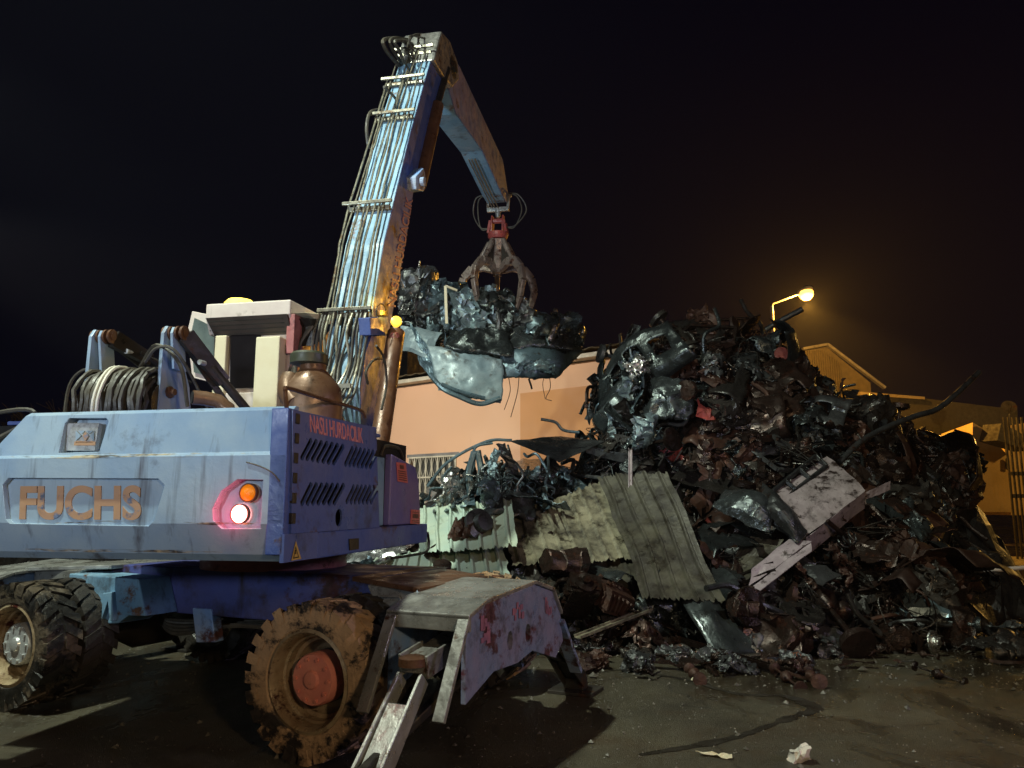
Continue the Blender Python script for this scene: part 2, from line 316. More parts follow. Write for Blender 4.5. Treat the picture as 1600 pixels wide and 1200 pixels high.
# outrigger boxes (both ends): top slab, inner and end plates, legs
def outrigger(s):
    PL = [(-1.24, .45), (-1.24, .93), (-1.0, 1.0), (-.24, 1.05), (.10, .97), (.26, .78), (.31, .58), (.16, .48), (-.27, .60), (-.51, .56), (-.87, .57)]
    def P(u): return [F.p(u, a, z) for a, z in PL]
    mb = MB(); mb.prism(P(s*2.60), F.x*(-.035*s)); e = link('end_plate', mb, M['plate'], mh, bevel=.008)
    if s > 0:
        cutm = MB()
        for px, py in ((797, 1001), (825, 989)):
            c = F.A(px, py, 2.6); ring = [c+F.y*(.048*cos(t)*(1 if abs(cos(t)) < .8 else .9))+V((0, 0, .062*sin(t))) for t in [2*pi*k/12 for k in range(12)]]
            cutm.prism([p+F.x*.05 for p in ring], F.x*-.2)
        cut(e, cutm)
        # faded red painted marks on the end plate
        for px, py, wd, ht in ((758, 991, .17, .17), (812, 958, .24, .13), (856, 950, .12, .12)):
            c = F.A(px, py, 2.604); mk = MB(); rr = random.Random(px)
            for i in range(7):
                y0 = rr.uniform(-.5, .3)*wd; z0 = rr.uniform(-.5, .3)*ht; ww = rr.uniform(.02, .05); hh = rr.uniform(.02, .09)
                mk.box(Frame(c, F.x), 0, .002, y0, y0+ww, z0, z0+hh) 
            link('faded_marking', mk, M['faint'], e)
    mb = MB(); q = [(a, z) for a, z in PL]; mb.prism([F.p(s*2.08, a, z) for a, z in q], F.x*(-.03*s)); link('inner_plate', mb, M['under'], mh, bevel=.008)
    top = PL[1:6]
    mb = MB()
    for (a0, z0), (a1, z1) in zip(top, top[1:]):
        u0, u1 = s*2.03, s*2.62
        mb.prism([F.p(u0, a0, z0+.002), F.p(u1, a0, z0+.002), F.p(u1, a0, z0+.03), F.p(u0, a0, z0+.03)], F.p(0, a1, z1)-F.p(0, a0, z0))
    mb.prism([F.p(s*2.03, -1.24, .86), F.p(s*2.62, -1.24, .86), F.p(s*2.62, -1.24, .955), F.p(s*2.03, -1.24, .955)], F.y*.03)
    link('top_plate', mb, M['bare'], mh, bevel=.006)
    # tapering arm housing between chassis and box
    mb = MB(); mb.prism([F.p(s*1.30, -.62, 1.085), F.p(s*2.06, -.9, 1.06), F.p(s*2.06, .1, 1.06), F.p(s*1.30, .5, 1.085)], (0, 0, -.035))
    link('deck_plate', mb, M['rustc'] if s > 0 else M['bare'], mh, bevel=.006)
    mb = MB(); mb.prism([F.p(s*1.52, -.74, 1.045), F.p(s*2.045, -.82, 1.02), F.p(s*2.045, -.82, .70), F.p(s*1.78, -.79, .68), F.p(s*1.66, -.76, .8)], F.y*.5)
    mb.box(F, min(s*1.5, s*2.045), max(s*1.5, s*2.045), -.3, .1, .66, 1.04)
    sd = link('side_housing', mb, M['bare'], mh, bevel=.01)
    if s > 0:
        mb = MB(); mb.tube(ucB(-.80, [(592, 931), (624, 932), (627, 938), (626, 994)]), .009, 6); mb.prism(ucB(-.80, [(600, 938), (622, 939), (623, 993), (608, 993)]), F.y*-.012)
        link('step_box', mb, M['bare'], sd)
        mb = MB(); mb.prism([F.p(2.04, -.90, 1.05), F.p(2.22, -1.06, .96), F.p(2.04, -1.0, .86)], (0, 0, -.03)); link('gusset', mb, M['under'], sd)
    mb = MB(); mb.box(F, min(s*2.12, s*2.34), max(s*2.12, s*2.34), -.75, .15, .62, .92); link('inner_box', mb, M['dark'], mh)
    # side flanges at the near and far openings
    for q in (-1, 1):
        for u0 in (2.075, 2.585):
            mb = MB()
            if q < 0: mb.bar(F.p(s*u0, q*1.24, .93), F.p(s*u0, q*1.52, .42), .03, .075, up=F.x)
            else: mb.bar(F.p(s*u0, .24, .74), F.p(s*u0, .62, .30), .035, .10, up=F.x)
            link('flange', mb, M['bare'] if q < 0 else M['under'], mh, bevel=.004)
        lg = []
        u0 = s*2.35
        if q < 0: piv = F.p(u0, -1.42, .66)
        else: piv = F.p(u0, .72, .50)
        mb = MB(); mb.bar(F.p(u0, -.55 if q < 0 else .12, .80 if q < 0 else .68), piv+V((0, 0, .02)), .26, .09, .16, .08)
        mb.bar(piv-F.x*.09+V((0, 0, .02)), piv-F.x*.09-F.y*q*.25+V((0, 0, .06)), .02, .13)
        mb.bar(piv+F.x*.09+V((0, 0, .02)), piv+F.x*.09-F.y*q*.25+V((0, 0, .06)), .02, .13)
        a = link('outrigger_arm', mb, M['bare'] if q < 0 else M['rustc'], mh, bevel=.006)
        mb = MB(); mb.lathe(piv+V((0, 0, .055)), (0, 0, 1), [(.02, -.03), (.085, -.03), (.085, .015), (.06, .025)], 20);
        link('pivot_pin', mb, M['rustc'], a, smooth=True)
        foot = F.p(u0, -1.93 if q < 0 else 1.22, .09)
        mb = MB(); d = foot-piv
        for t in (-1, 1): mb.bar(piv+F.x*.075*t+V((0, 0, -.04)), foot+F.x*.085*t, .10, .022, .12, .022, up=F.x)
        mb.bar(piv+d*.28, foot, .13, .03, .15, .03, up=F.x.cross(d))
        mb.box(Frame(foot, F.x), -.2, .2, -.17, .17, -.09, -.06); mb.box(Frame(foot, F.x), -.09, .09, -.06, .06, -.06, .03)
        link('outrigger_leg', mb, M['bare'] if q < 0 else M['dark'], mh, bevel=.005)
        mb = MB(); mb.bar(F.p(u0, -.45 if q < 0 else 0, .62), foot+V((0, 0, .14)), .07, .07, .05, .05); link('outrigger_cylinder', mb, M['dark'], mh, bevel=.01)
outrigger(1); outrigger(-1)
# --- wheels
def tyre_mb(c, ax, R=.5, W=.27):
    mb = MB(); r = random.Random(3)
    h = W/2
    prof = [(R*.60, -h*.72), (R*.66, -h), (R*.84, -h*1.08), (R*.93, -h*.95), (R*.95, -h*.6), (R*.95, h*.6), (R*.93, h*.95), (R*.84, h*1.08), (R*.66, h), (R*.60, h*.72)]
    mb.lathe(c, ax, prof, 48, closed=True)
    ax = V(ax).normalized(); u = V((0, 0, 1)); x = ax.cross(u).normalized()
    n = 24
    for side in (-1, 1):
        for k in range(n):
            t = 2*pi*(k+(.5 if side > 0 else 0))/n
            def q(rr, hh, tt): return V(c)+ax*hh+(u*cos(tt)+x*sin(tt))*rr
            j = r.uniform(-.012, .004); dt = .098
            pts = []
            for rr in (R*.90, R*.992+j):
                for hh, tt in ((side*.01, t-dt*.2), (side*.01, t+dt), (side*h*1.10, t+dt*.6-.09), (side*h*1.10, t-dt*1.0-.09)):
                    pts.append(q(rr if abs(hh) < .02 or rr > R*.95 else R*.80, hh, tt))
            mb.add(pts, [(3, 2, 1, 0), (4, 5, 6, 7), (0, 1, 5, 4), (1, 2, 6, 5), (2, 3, 7, 6), (3, 0, 4, 7)])
    return mb
def rim_mb(c, ax):   # ax points outward
    mb = MB()
    prof = [(.315, .10), (.325, .125), (.30, .135), (.285, .11), (.275, .03), (.262, .02), (.255, -.03), (.235, -.045), (.225, -.10), (.205, -.12), (.13, -.13), (.12, -.16)]
    mb.lathe(c, ax, prof, 48, caps=False); mb.lathe(c, ax, [(.3, -.125), (.3, -.12)], 24); return mb
proto = None
def wheel(u, q):
    ax = F.y*q; co = F.p(u, q*1.20, .50); ci = F.p(u, q*.87, .50)
    wm = MB(); wm.lathe((co+ci)/2, ax, [(.17, -.25), (.17, .09)], 24)
    wh = link('wheel', wm, M['dark'], mh, smooth=True)
    link('tyre', tyre_mb(co, ax), M['mud'] if u > 0 else M['mudblack'], wh, smooth=True)
    link('tyre', tyre_mb(ci, ax), M['rubber'], wh, smooth=True, label='dark oily inner tyre')
    link('rim', rim_mb(co, ax), M['rim'], wh, smooth=True)
    mb = MB(); mb.lathe(co, ax, [(.165, -.10), (.165, .055), (.155, .075), (.06, .078), (.05, .095), (.03, .1)], 32)
    for k in range(10):
        t = 2*pi*k/10; x = ax.cross(V((0, 0, 1)))
        mb.lathe(co+(x*cos(t)+V((0, 0, 1))*sin(t))*.13, ax, [(.012, .06), (.012, .09)], 6)
    link('hub', mb, M['hub'] if u > 0 else M['silver'], wh, smooth=True)
for u in (-1.50, 1.50):
    for q in (-1, 1): wheel(u, q)

# --- upper carriage
F = UP
prof = [(.10, 1.29), (.05, 1.33), (.0, 1.50), (.0, 1.885), (.03, 1.905), (.07, 2.15), (.10, 2.172)]
mb = MB(); n = len(prof)
L_ = {1.29: -2.5, 1.33: -2.5, 1.5: -2.5, 1.885: -2.05, 1.905: -2.0, 2.15: -1.80, 2.172: -1.79}
ring = []
for (b, z) in prof: ring.append(F.p(-.0, b, z))
vs = [F.p(0, b, z) for b, z in prof]+[F.p(L_[z], b, z) for b, z in prof]+[F.p(0, .135, z) for b, z in prof]+[F.p(L_[z], .135, z) for b, z in prof]
fs = []
for i in range(n-1):
    fs += [(i, i+1, n+i+1, n+i), (2*n+i, 3*n+i, 3*n+i+1, 2*n+i+1), (i, 2*n+i, 2*n+i+1, i+1), (n+i, n+i+1, 3*n+i+1, 3*n+i)]
fs += [(0, n, 3*n, 2*n), (n-1, 3*n-1, 4*n-1, 2*n-1)]
fs[-1] = (n-1, 2*n-1, 4*n-1, 3*n-1)
mb.add(vs, fs)
cw = link('counterweight', mb, M['blue'], mh)
cm = MB()
P1 = [(13, 747), (247, 748), (257, 758), (252, 775), (240, 814), (231, 822), (15, 818), (9, 811), (4, 758)]
P2 = [(105, 653), (163, 653), (167, 658), (158, 706), (95, 708), (99, 662)]
P3 = [(371, 749), (411, 750), (406, 826), (345, 826), (333, 813), (332, 795), (346, 767)]
cm.prism([p-F.y*.06 for p in polyB(0, P1)], F.y*.095)
cm.prism([p-F.y*.1 for p in polyB(.05, P2)], F.y*.18)
cm.prism([p-F.y*.06 for p in polyB(0, P3)], F.y*.12)
cut(cw, cm)
md = cw.modifiers.new('bevel', 'BEVEL'); md.width = .008; md.segments = 2; md.limit_method = 'ANGLE'; md.angle_limit = radians(40)
# weld scars / seams along the counterweight and a rusty leak
mb = MB(); pts = [F.B(x, y, -.004) for x, y in ((385, 722), (405, 728), (425, 738), (437, 752))]; mb.tube(arc(pts, 9), .004, 5)
link('loose_cable', mb, M['hose'], cw)
mb = MB(); mb.prism(polyB(.115, [(112, 662), (161, 662), (154, 705), (105, 705)]), F.y*-.035)
bd = link('maker_badge', mb, M['silver'], mh, bevel=.003)
def marks(polys, b, d=-.004):
    q = MB()
    for pl_ in polys: q.prism(polyB(b, pl_), F.y*d)
    return q
link('badge_emblem', marks([[(116, 696), (149, 696), (150, 690), (117, 690)], [(129.5, 681), (134, 675), (139, 681), (134, 689)], [(119, 692), (146, 692), (146, 689), (119, 689)]], .074), M['letter'], bd)
link('badge_emblem', marks([[(119, 673), (127, 681), (119, 689)], [(148, 673), (141, 681), (147, 689)], [(123, 673), (133, 673), (128, 679)], [(136, 673), (146, 673), (140, 679)]], .074), M['blue'], bd)
fit_text('maker_lettering', 'FUCHS', F.B(31, 812, .035), F.B(221, 813, .035), F.B(33, 759, .035), M['letter'], cw, .006, off=.032)
mb = MB(); mb.prism(polyB(.03, [(96, 709), (157, 707), (158, 704), (97, 705)]), F.y*-.01)
# tail light cluster
def lamp(px, py, r, mt, nm):
    c = F.B(px, py, .04); q = MB(); q.lathe(c, -F.y, [(r, -.02), (r, .012), (r*.9, .022), (r*.5, .032), (.004, .035)], 28)
    o = link(nm, q, mt, mh, smooth=True)
    q = MB(); q.lathe(c, -F.y, [(r*1.0, -.01), (r*1.13, -.01), (r*1.13, .018), (r*1.0, .018)], 28, closed=True); link('lamp_ring', q, M['rustc'], o, smooth=True)
    return o
lamp(389.5, 770, .048, M['amber'], 'indicator_lamp')
lamp(376, 803, .050, M['redlit'], 'tail_lamp')
point('tail_lamp_glow', F.B(357, 806, -.035), (1, .06, .12), 1.3, .03)
# right corner strip with hinge knuckles
mb = MB(); mb.box(F, -.10, .006, .0, .12, 1.33, 2.15); link('corner_post', mb, M['blue2'], mh, bevel=.006)
for k in range(6):
    z = 1.50+k*.113; mb = MB(); mb.box(F, .004, .028, .055, .10, z, z+.06); link('hinge', mb, M['dark'], mh, bevel=.004)
# engine bay body
mb = MB(); mb.box(F, -2.25, -.055, .14, 2.2, 1.32, 2.10); link('engine_bay', mb, M['black'], mh)
mb = MB(); mb.box(F, -2.0, .002, .14, 1.45, 2.105, 2.13); link('engine_hood', mb, M['blue2'], mh, bevel=.006)
# deck skirt
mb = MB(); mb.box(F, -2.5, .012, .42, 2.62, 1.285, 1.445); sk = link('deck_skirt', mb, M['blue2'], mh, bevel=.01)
mb = MB(); mb.box(F, -.01, .014, -.0, .42, 1.29, 1.445); link('skirt_corner', mb, M['blue2'], sk)
mb = MB(); mb.prism(polyA(.016, [(545, 842), (560, 841), (560, 858), (546, 860)]), F.x*.004); link('grimy_decal', mb, M['dark'], sk)
mb = MB(); mb.prism(polyA(.018, [(455, 876), (470, 873), (462, 846)]), F.x*.003); wtri = link('warning_triangle', mb, M['yellow'], mh)
q = MB(); q.prism(polyA(.0215, [(458, 873), (467, 871), (462, 853)]), F.x*.001); q2 = link('triangle_border', q, M['black'], wtri)
q = MB(); q.prism(polyA(.0228, [(459.5, 871), (465.5, 869.5), (462, 857)]), F.x*.001); link('triangle_field', q, M['yellow'], q2) if False else link('triangle_field', q, M['yellow'], wtri)
q = MB(); q.prism(polyA(.0242, [(461.2, 866), (463, 865.6), (462.6, 859), (461.6, 859)]), F.x*.001); link('exclamation_mark', q, M['black'], wtri)
# engine door with slanted louvre slots
mb = MB(); D0 = polyA(.0, [(453, 640), (584, 668), (589, 824), (450, 834)]); mb.prism([p+F.x*.004 for p in D0], F.x*.016)
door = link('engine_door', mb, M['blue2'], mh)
cm = MB()
def slots(x0, x1, yt0, yb0, yt1, yb1, n_, sl=6.5):
    for i in range(n_):
        t = i/(n_-1); xc = x0+(x1-x0)*t; yt = yt0+(yt1-yt0)*t; yb = yb0+(yb1-yb0)*t; wd = abs(x1-x0)/(n_-1)*.37; sl_ = sl
        # slanted stadium
        pts = [(xc+sl_-wd, yt+5), (xc+sl_-wd*.2, yt), (xc+sl_+wd*.8, yt+2), (xc+sl_+wd, yt+7), (xc-sl_+wd, yb-5), (xc-sl_+wd*.2, yb), (xc-sl_-wd*.8, yb-2), (xc-sl_-wd, yb-7)]
        cm.prism([p-F.x*.1 for p in polyA(.0, pts)], F.x*.2)
slots(474, 524, 684, 720, 693, 728, 7); slots(541, 580, 696, 730, 703, 734, 7, 5)
slots(474, 525, 753, 791, 754, 790, 7); slots(543, 581, 756, 789, 757, 789, 7, 5)
c = F.A(525, 809, 0); cm.lathe(c, F.x, [(.055, -.1), (.055, .1)], 20)
cut(door, cm)
md = door.modifiers.new('bevel', 'BEVEL'); md.width = .005; md.segments = 1; md.limit_method = 'ANGLE'; md.angle_limit = radians(50)
fit_text('owner_lettering', 'NASLI HURDACILIK', F.A(485, 675.5, .022), F.A(567, 693, .022), F.A(484, 647.5, .022), M['letterpink'], door, .002, off=.007)
# blue box, tank with stickers, step rail
mb = MB(); mb.box(F, -.55, -.045, 1.43, 1.68, 1.45, 1.97); link('valve_box', mb, M['sky'], mh, bevel=.012)
mb = MB(); mb.prism([F.p(-.0, b, z) for b, z in ((1.70, 1.45), (2.46, 1.45), (2.40, 1.80), (2.30, 1.93), (1.72, 2.0))], F.x*-.62)
tk = link('fuel_tank', mb, mat('purple_blue_paint', (.13, .12, .34), (.18, .13, .30), rust=.2, dirt=.5, dirtcol=(.05, .04, .06), rough=.45, bump=.15, streak=.2, scale=2), mh, bevel=.014)
for (pl_, k) in (([(619, 722), (634, 724), (637, 755), (621, 752)], 0), ([(642, 796), (656, 797), (656, 819), (641, 818)], 1)):
    mb = MB(); P = polyA(.004, pl_); mb.prism(P, F.x*.002); st = link('warning_sticker', mb, M['sticker'], tk)
    q = MB()
    def S2(u_, v_): return (P[0]*(1-u_)+P[1]*u_)*(1-v_)+(P[3]*(1-u_)+P[2]*u_)*v_+F.x*.0035
    rows = [(.3, .7, .12, .32)]+[(.1, .9, .42+.11*j, .465+.11*j) for j in range(5)] if k == 0 else [(.15, .85, .15, .2), (.2, .8, .3, .6), (.1, .9, .75, .79), (.1, .9, .87, .91)]
    for u0, u1, v0, v1 in rows: q.prism([S2(u0, v0), S2(u1, v0), S2(u1, v1), S2(u0, v1)], F.x*.001)
    link('sticker_print', q, M['stickerw'], st)
mb = MB(); mb.tube(arc(polyA(-.05, [(594, 712), (598, 700), (604, 697), (620, 700), (625, 706), (629, 719)]), 20), .016, 8); link('grab_rail', mb, M['dark'], mh, smooth=True)
mb = MB(); mb.prism(polyA(-.1, [(598, 703), (619, 706), (610, 716), (598, 716)]), F.x*-.3); link('mirror_plate', mb, M['bare'], mh)
mb = MB(); mb.tube(arc(polyA(-.05, [(668, 832), (670, 848), (666, 862), (640, 868), (612, 872)]), 20), .012, 8); link('step_rail', mb, M['dark'], mh, smooth=True)
mb = MB(); mb.tube(arc(polyA(-.02, [(448, 640), (446, 612), (451, 607), (500, 622), (560, 640), (570, 652)]), 25), .013, 8); link('hand_rail', mb, M['rustc'], mh, smooth=True)
# air cleaner, cap
c = F.B(487, 625, .75)
mb = MB(); mb.lathe((c.x, c.y, c.z-.22), (0, 0, 1), [(.20, 0), (.205, .2), (.19, .30), (.12, .39), (.09, .42), (.085, .47)], 32); ac = link('air_cleaner', mb, M['cleaner'], mh, smooth=True)
mb = MB(); mb.lathe((c.x-.03, c.y, c.z+.235), (0, 0, 1), [(.10, 0), (.125, .01), (.125, .07), (.11, .085), (.02, .09)], 28); link('rain_cap', mb, M['olive'], ac, smooth=True)
mb = MB(); mb.tube(arc([F.B(455, 590, .7), F.B(450, 610, .65), F.B(462, 632, .6)], 8), .07, 14); link('intake_pipe', mb, M['cleaner'], ac, smooth=True)
mb = MB(); p0 = F.B(301, 621, .32); mb.tube([p0, p0+F.x*.05+F.y*.05, p0+F.x*.12+F.y*.09-V((0, 0, .015)), p0+F.x*.18+F.y*.11-V((0, 0, .06)), p0+F.x*.2+F.y*.11-V((0, 0, .14))], .046, 20); ex = link('exhaust_pipe', mb, M['cleaner'], mh, smooth=True)
mb = MB(); mb.tube([p0-(F.x+F.y)*.004, p0+(F.x+F.y)*.003], .039, 20); link('pipe_bore', mb, M['black'], ex)
# hose reel with clevis plates and gas struts
zc = F.B(200, 610, 1.0).z; rc = F.p(-1.8, 1.0, 2.34)
mb = MB(); mb.lathe(rc, F.x, [(.15, -.29), (.15, .29)], 24); reel = link('hose_reel', mb, M['dark'], mh, smooth=True)
mb = MB(); rr = random.Random(5)
for k in range(15):
    a = -.27+k*.0375
    for lay in range(2):
        R_ = .17+.055*lay+rr.uniform(-.006, .03)
        pts = [rc+F.x*(a+rr.uniform(-.014, .014)+.01*sin(t*2+k))+F.y*(R_*cos(t))+V((0, 0, R_*1.05*sin(t))) for t in [2*pi*j/20 for j in range(21)]]
        mb.tube(pts, .0185, 6, caps=False)
link('coiled_hose', mb, M['hose'], reel, smooth=True)
mb = MB()
for a in (-.09, -.055):
    pts = [rc+F.x*(a+.012*sin(3*t))+F.y*(.265*cos(t))+V((0, 0, .285*sin(t))) for t in [2*pi*j/28 for j in range(29)]]; mb.tube(pts, .013, 6, caps=False)
link('pale_strap', mb, M['rope'], reel, smooth=True)
for a, dx in ((-2.14, 0), (-1.53, 0)):
    mb = MB(); mb.prism([F.p(a, b, z) for b, z in ((.92, 2.1), (.93, 2.86), (.97, 2.92), (1.06, 2.92), (1.10, 2.84), (1.28, 2.5), (1.36, 2.1))], F.x*.028)
    mb.prism([F.p(a+.06, b, z) for b, z in ((1.0, 2.6), (.95, 2.86), (.97, 2.91), (1.06, 2.91), (1.10, 2.84), (1.15, 2.6))], F.x*.022)
    pl_ = link('lift_bracket', mb, M['blue'], mh, bevel=.004)
    mb = MB(); mb.lathe(F.p(a, 1.015, 2.87), F.x, [(.03, -.02), (.03, .15)], 14)
    for h in (-.015, .035, .09, .135): mb.lathe(F.p(a+h, 1.015, 2.87), F.x, [(.055, -.009), (.055, .009)], 18)
    mb.lathe(F.p(a+.03, 1.03, 2.43), F.x, [(.045, 0), (.045, .02), (.025, .03), (.025, .05)], 8)
    link('pivot_pin', mb, M['rustc'], pl_, smooth=True)
    mb = MB()
    if a < -2: e1 = F.p(a+.32, 1.75, 2.62); e0 = F.p(a+.12, 1.05, 2.86)
    else: e1 = F.p(a+.50, 1.65, 2.16); e0 = F.p(a+.12, 1.05, 2.86)
    mb.bar(e0, e0.lerp(e1, .45), .06, .13, .05, .10); mb.tube([e0.lerp(e1, .3), e0.lerp(e1, .8)], .035, 12); mb.tube([e0.lerp(e1, .8), e1], .018, 10)
    mb.bar(e0-F.x*.05, e1-F.x*.07-V((0, 0, .12)), .02, .05)
    link('lift_strut', mb, M['dark'], mh, smooth=False)
    mb = MB(); q0 = e0.lerp(e1, .25)-F.y*.05-V((0, 0, .02)); mb.lathe(q0, F.y, [(.02, -.045), (.02, .02)], 12); link('grease_cap', mb, M['silver'], pl_)
for pts, r_ in (([F.p(-2.35, 1.0, 2.15), F.p(-2.33, 1.0, 2.5), F.p(-2.2, 1.0, 2.62), F.p(-2.13, 1.02, 2.5)], .012), ([F.p(-1.72, .98, 2.62), F.p(-1.5, .85, 2.75), F.p(-1.3, .85, 2.6), F.p(-1.25, .9, 2.3)], .014),
    ([F.p(-1.56, .82, 2.62), F.p(-1.45, .80, 2.72), F.p(-1.3, .84, 2.66), F.p(-1.15, 1.1, 2.2)], .012), ([F.p(-2.42, .1, 2.12), F.p(-1.9, .12, 2.2), F.p(-1.8, .12, 2.14), F.p(-2.1, .04, 1.95)], .014)):
    mb = MB(); mb.tube(arc(pts, 16), r_, 6); link('loose_hose', mb, M['hose'], mh, smooth=True)

# --- cab
b0 = 2.57
mb = MB(); mb.box(F, -2.12, -1.38, b0+.05, b0+1.05, 1.45, 3.30); cab = link('cab_body', mb, M['white'], mh, bevel=.02)
mb = MB(); mb.prism(polyB(b0+.035, [(361, 523), (408, 523), (402, 606), (360, 607)]), F.y*-.01); link('rear_window', mb, M['glass'], cab)
mb = MB(); mb.prism([F.p(-2.25, b0-.02, 3.40), F.p(-2.25, b0-.02, 3.54), F.p(-2.25, b0+1.2, 3.56), F.p(-2.25, b0+1.2, 3.3), F.p(-2.25, b0+.06, 3.24)], F.x*.89)
cr = link('cab_roof', mb, M['white'], mh, bevel=.015)
mb = MB(); mb.prism([F.p(-2.23, b0-.045, 3.392), F.p(-1.38, b0-.045, 3.392), F.p(-1.36, b0+.03, 3.215), F.p(-2.16, b0+.03, 3.215)], F.y*.03)
g = link('roof_grille', mb, M['grille'], cr)
mb = MB()
for r_ in range(4):
    for k in range(36):
        t = (r_+.5)/4; a = -2.2+.8*(k+.5*(r_ % 2))/36.5; c = F.p(a, b0-.046+.075*t, 3.375-.16*t); mb.lathe(c, -F.y, [(.0065, 0), (.0065, .004)], 6)
link('perforation', mb, M['black'], g)
mb = MB(); mb.box(F, -2.13, -2.01, b0-.02, b0+.045, 2.55, 3.22); link('window_post', mb, M['cream'], cab, bevel=.01)
mb = MB(); mb.box(F, -1.655, -1.41, b0-.10, b0+.04, 2.10, 3.17); link('side_board', mb, M['cream'], cab, bevel=.012)
mb = MB(); mb.box(F, -2.0, -1.66, b0+.0, b0+.045, 2.50, 2.66); link('window_sill', mb, M['white'], cab, bevel=.008)
mb = MB(); mb.box(F, -1.375, -1.33, b0+.06, b0+1.05, 2.3, 3.38); sp = link('side_pillar', mb, M['pink'], cab, bevel=.01)
mb = MB(); mb.box(F, -1.40, -1.32, b0+.0, b0+.12, 3.02, 3.40); link('bracket', mb, M['pink'], sp, bevel=.006)
# open door on the left
mb = MB(); G_ = [(300, 486), (329, 492), (345, 512), (340, 600), (300, 590), (292, 520)]
dq = polyB(b0+.3, G_); mb.prism(dq, F.y*.02); dr = link('cab_door', mb, M['white'], mh, bevel=.006)
mb = MB(); mb.prism(polyB(b0+.29, [(305, 497), (336, 512), (334, 590), (304, 582), (299, 524)]), F.y*-.012); link('door_glass', mb, M['greyglass'], dr)
# beacon and roof box
c = F.B(375, 474, b0+.45)
mb = MB(); mb.lathe((c.x, c.y, 3.555), (0, 0, 1), [(.155, 0), (.155, .10), (.12, .14), (.03, .16)], 24); link('roof_beacon', mb, M['beacon'], mh, smooth=True)
point('beacon_glow', (c.x, c.y, 3.80), (1, .75, .15), 5, .05)
mb = MB(); mb.prism(polyA(-1.2, [(479, 488), (518, 491), (519, 502), (492, 498)]), F.x*-.3); link('roof_box', mb, M['cream'], mh, bevel=.01)
mb = MB(); mb.prism(polyA(-1.22, [(482, 497), (520, 508), (506, 530), (488, 540), (488, 510)]), F.x*-.15); link('roof_bracket', mb, M['dark'], mh)

# --- boom
bR, bL = -.69, -1.11
REAR = [(2.78, 2.1), (2.70, 2.69), (2.92, 3.41), (3.20, 4.27), (3.37, 4.63), (3.96, 5.89), (4.55, 7.0), (4.86, 7.55)]
FRONT = [(5.45, 7.60), (5.25, 7.2), (4.62, 6.28), (4.30, 5.67), (4.10, 5.24), (3.86, 4.51), (3.48, 3.56), (3.2, 2.8), (3.13, 2.1)]
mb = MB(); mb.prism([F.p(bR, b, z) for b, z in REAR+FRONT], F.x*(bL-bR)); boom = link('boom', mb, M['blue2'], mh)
mb = MB()
for (b0_, z0_), (b1_, z1_) in zip(REAR, REAR[1:]):
    n_ = V((z1_-z0_, -(b1_-b0_))).normalized(); d = .008
    mb.prism([F.p(bR-.004, b0_-n_.x*.001, z0_), F.p(bL+.004, b0_-n_.x*.001, z0_), F.p(bL+.004, b0_-d, z0_), F.p(bR-.004, b0_-d, z0_)], F.p(0, b1_, z1_)-F.p(0, b0_, z0_))
link('lit_boom_face', mb, M['sky'], boom)  # paler skin: light on the boom's rear face put into the colour
mb = MB(); mb.prism([F.p(bR+.05, b, z) for b, z in ((4.62, 7.18), (4.83, 7.60), (4.95, 7.80), (5.35, 7.92), (5.75, 7.85), (5.85, 7.62), (5.5, 7.30), (5.0, 7.2))], F.x*(bL-bR-.10))
hd = link('boom_head', mb, M['bare'], mh, bevel=.03)
mb = MB(); mb.lathe(F.p((bR+bL)/2, 5.52, 7.62), F.x, [(.16, -.27), (.16, .26), (.08, .27), (.08, .30)], 24)
link('pivot_pin', mb, M['dark'], hd, smooth=True)
# mud / paint patch plates on boom
mb = MB(); mb.box(Frame(F.p(0, 3.17, 4.05), F.x), -1.07, -.75, -.03, .1, -.06, .06); link('rusty_clamp_plate', mb, M['rustc'], boom)
def on_rear(t):
    "t 0..1 along the rear edge from z 2.6 to 7.5 -> (b,z,normal)"
    z = 2.7+t*4.75
    for (b0_, z0_), (b1_, z1_) in zip(REAR, REAR[1:]):
        if z0_ <= z <= z1_+1e-6:
            k = (z-z0_)/(z1_-z0_); d = V((b1_-b0_, z1_-z0_)).normalized(); return b0_+(b1_-b0_)*k, z, V((-d.y, d.x))
    return REAR[-1][0], z, V((-1, .4))
rr = random.Random(11)
for k in range(8):
    a0 = -1.15+k*.058; mb = MB(); off = .06+.018*(k % 3); pts = []
    tend = [.86, .97, .80, .97, .9, .97, .80, .97][k]
    for j in range(27):
        t = .13+(tend-.13)*j/26; b, z, n_ = on_rear(t); o_ = off+rr.uniform(-.006, .006)
        pts.append(F.p(a0+rr.uniform(-.005, .005)+.012*sin(j*.4+k*2), b+n_.x*o_, z+n_.y*o_))
    mb.tube(pts, .0095 if k % 2 else .0125, 7); link('hydraulic_pipe', mb, M['pipe'], boom, smooth=True)
for t in (.16, .43, .72, .855, .99):
    b, z, n_ = on_rear(min(t, .98)); mb = MB(); o_ = .11
    c = F.p(0, b+n_.x*o_, z+n_.y*o_); mb.bar(c+F.x*-1.22, c+F.x*-.66, .028, .035)
    o_ = .05; c = F.p(0, b+n_.x*o_, z+n_.y*o_-.03); mb.bar(c+F.x*-1.17, c+F.x*-.70, .05, .05)
    link('pipe_clamp', mb, M['pipe'], boom, bevel=.004)
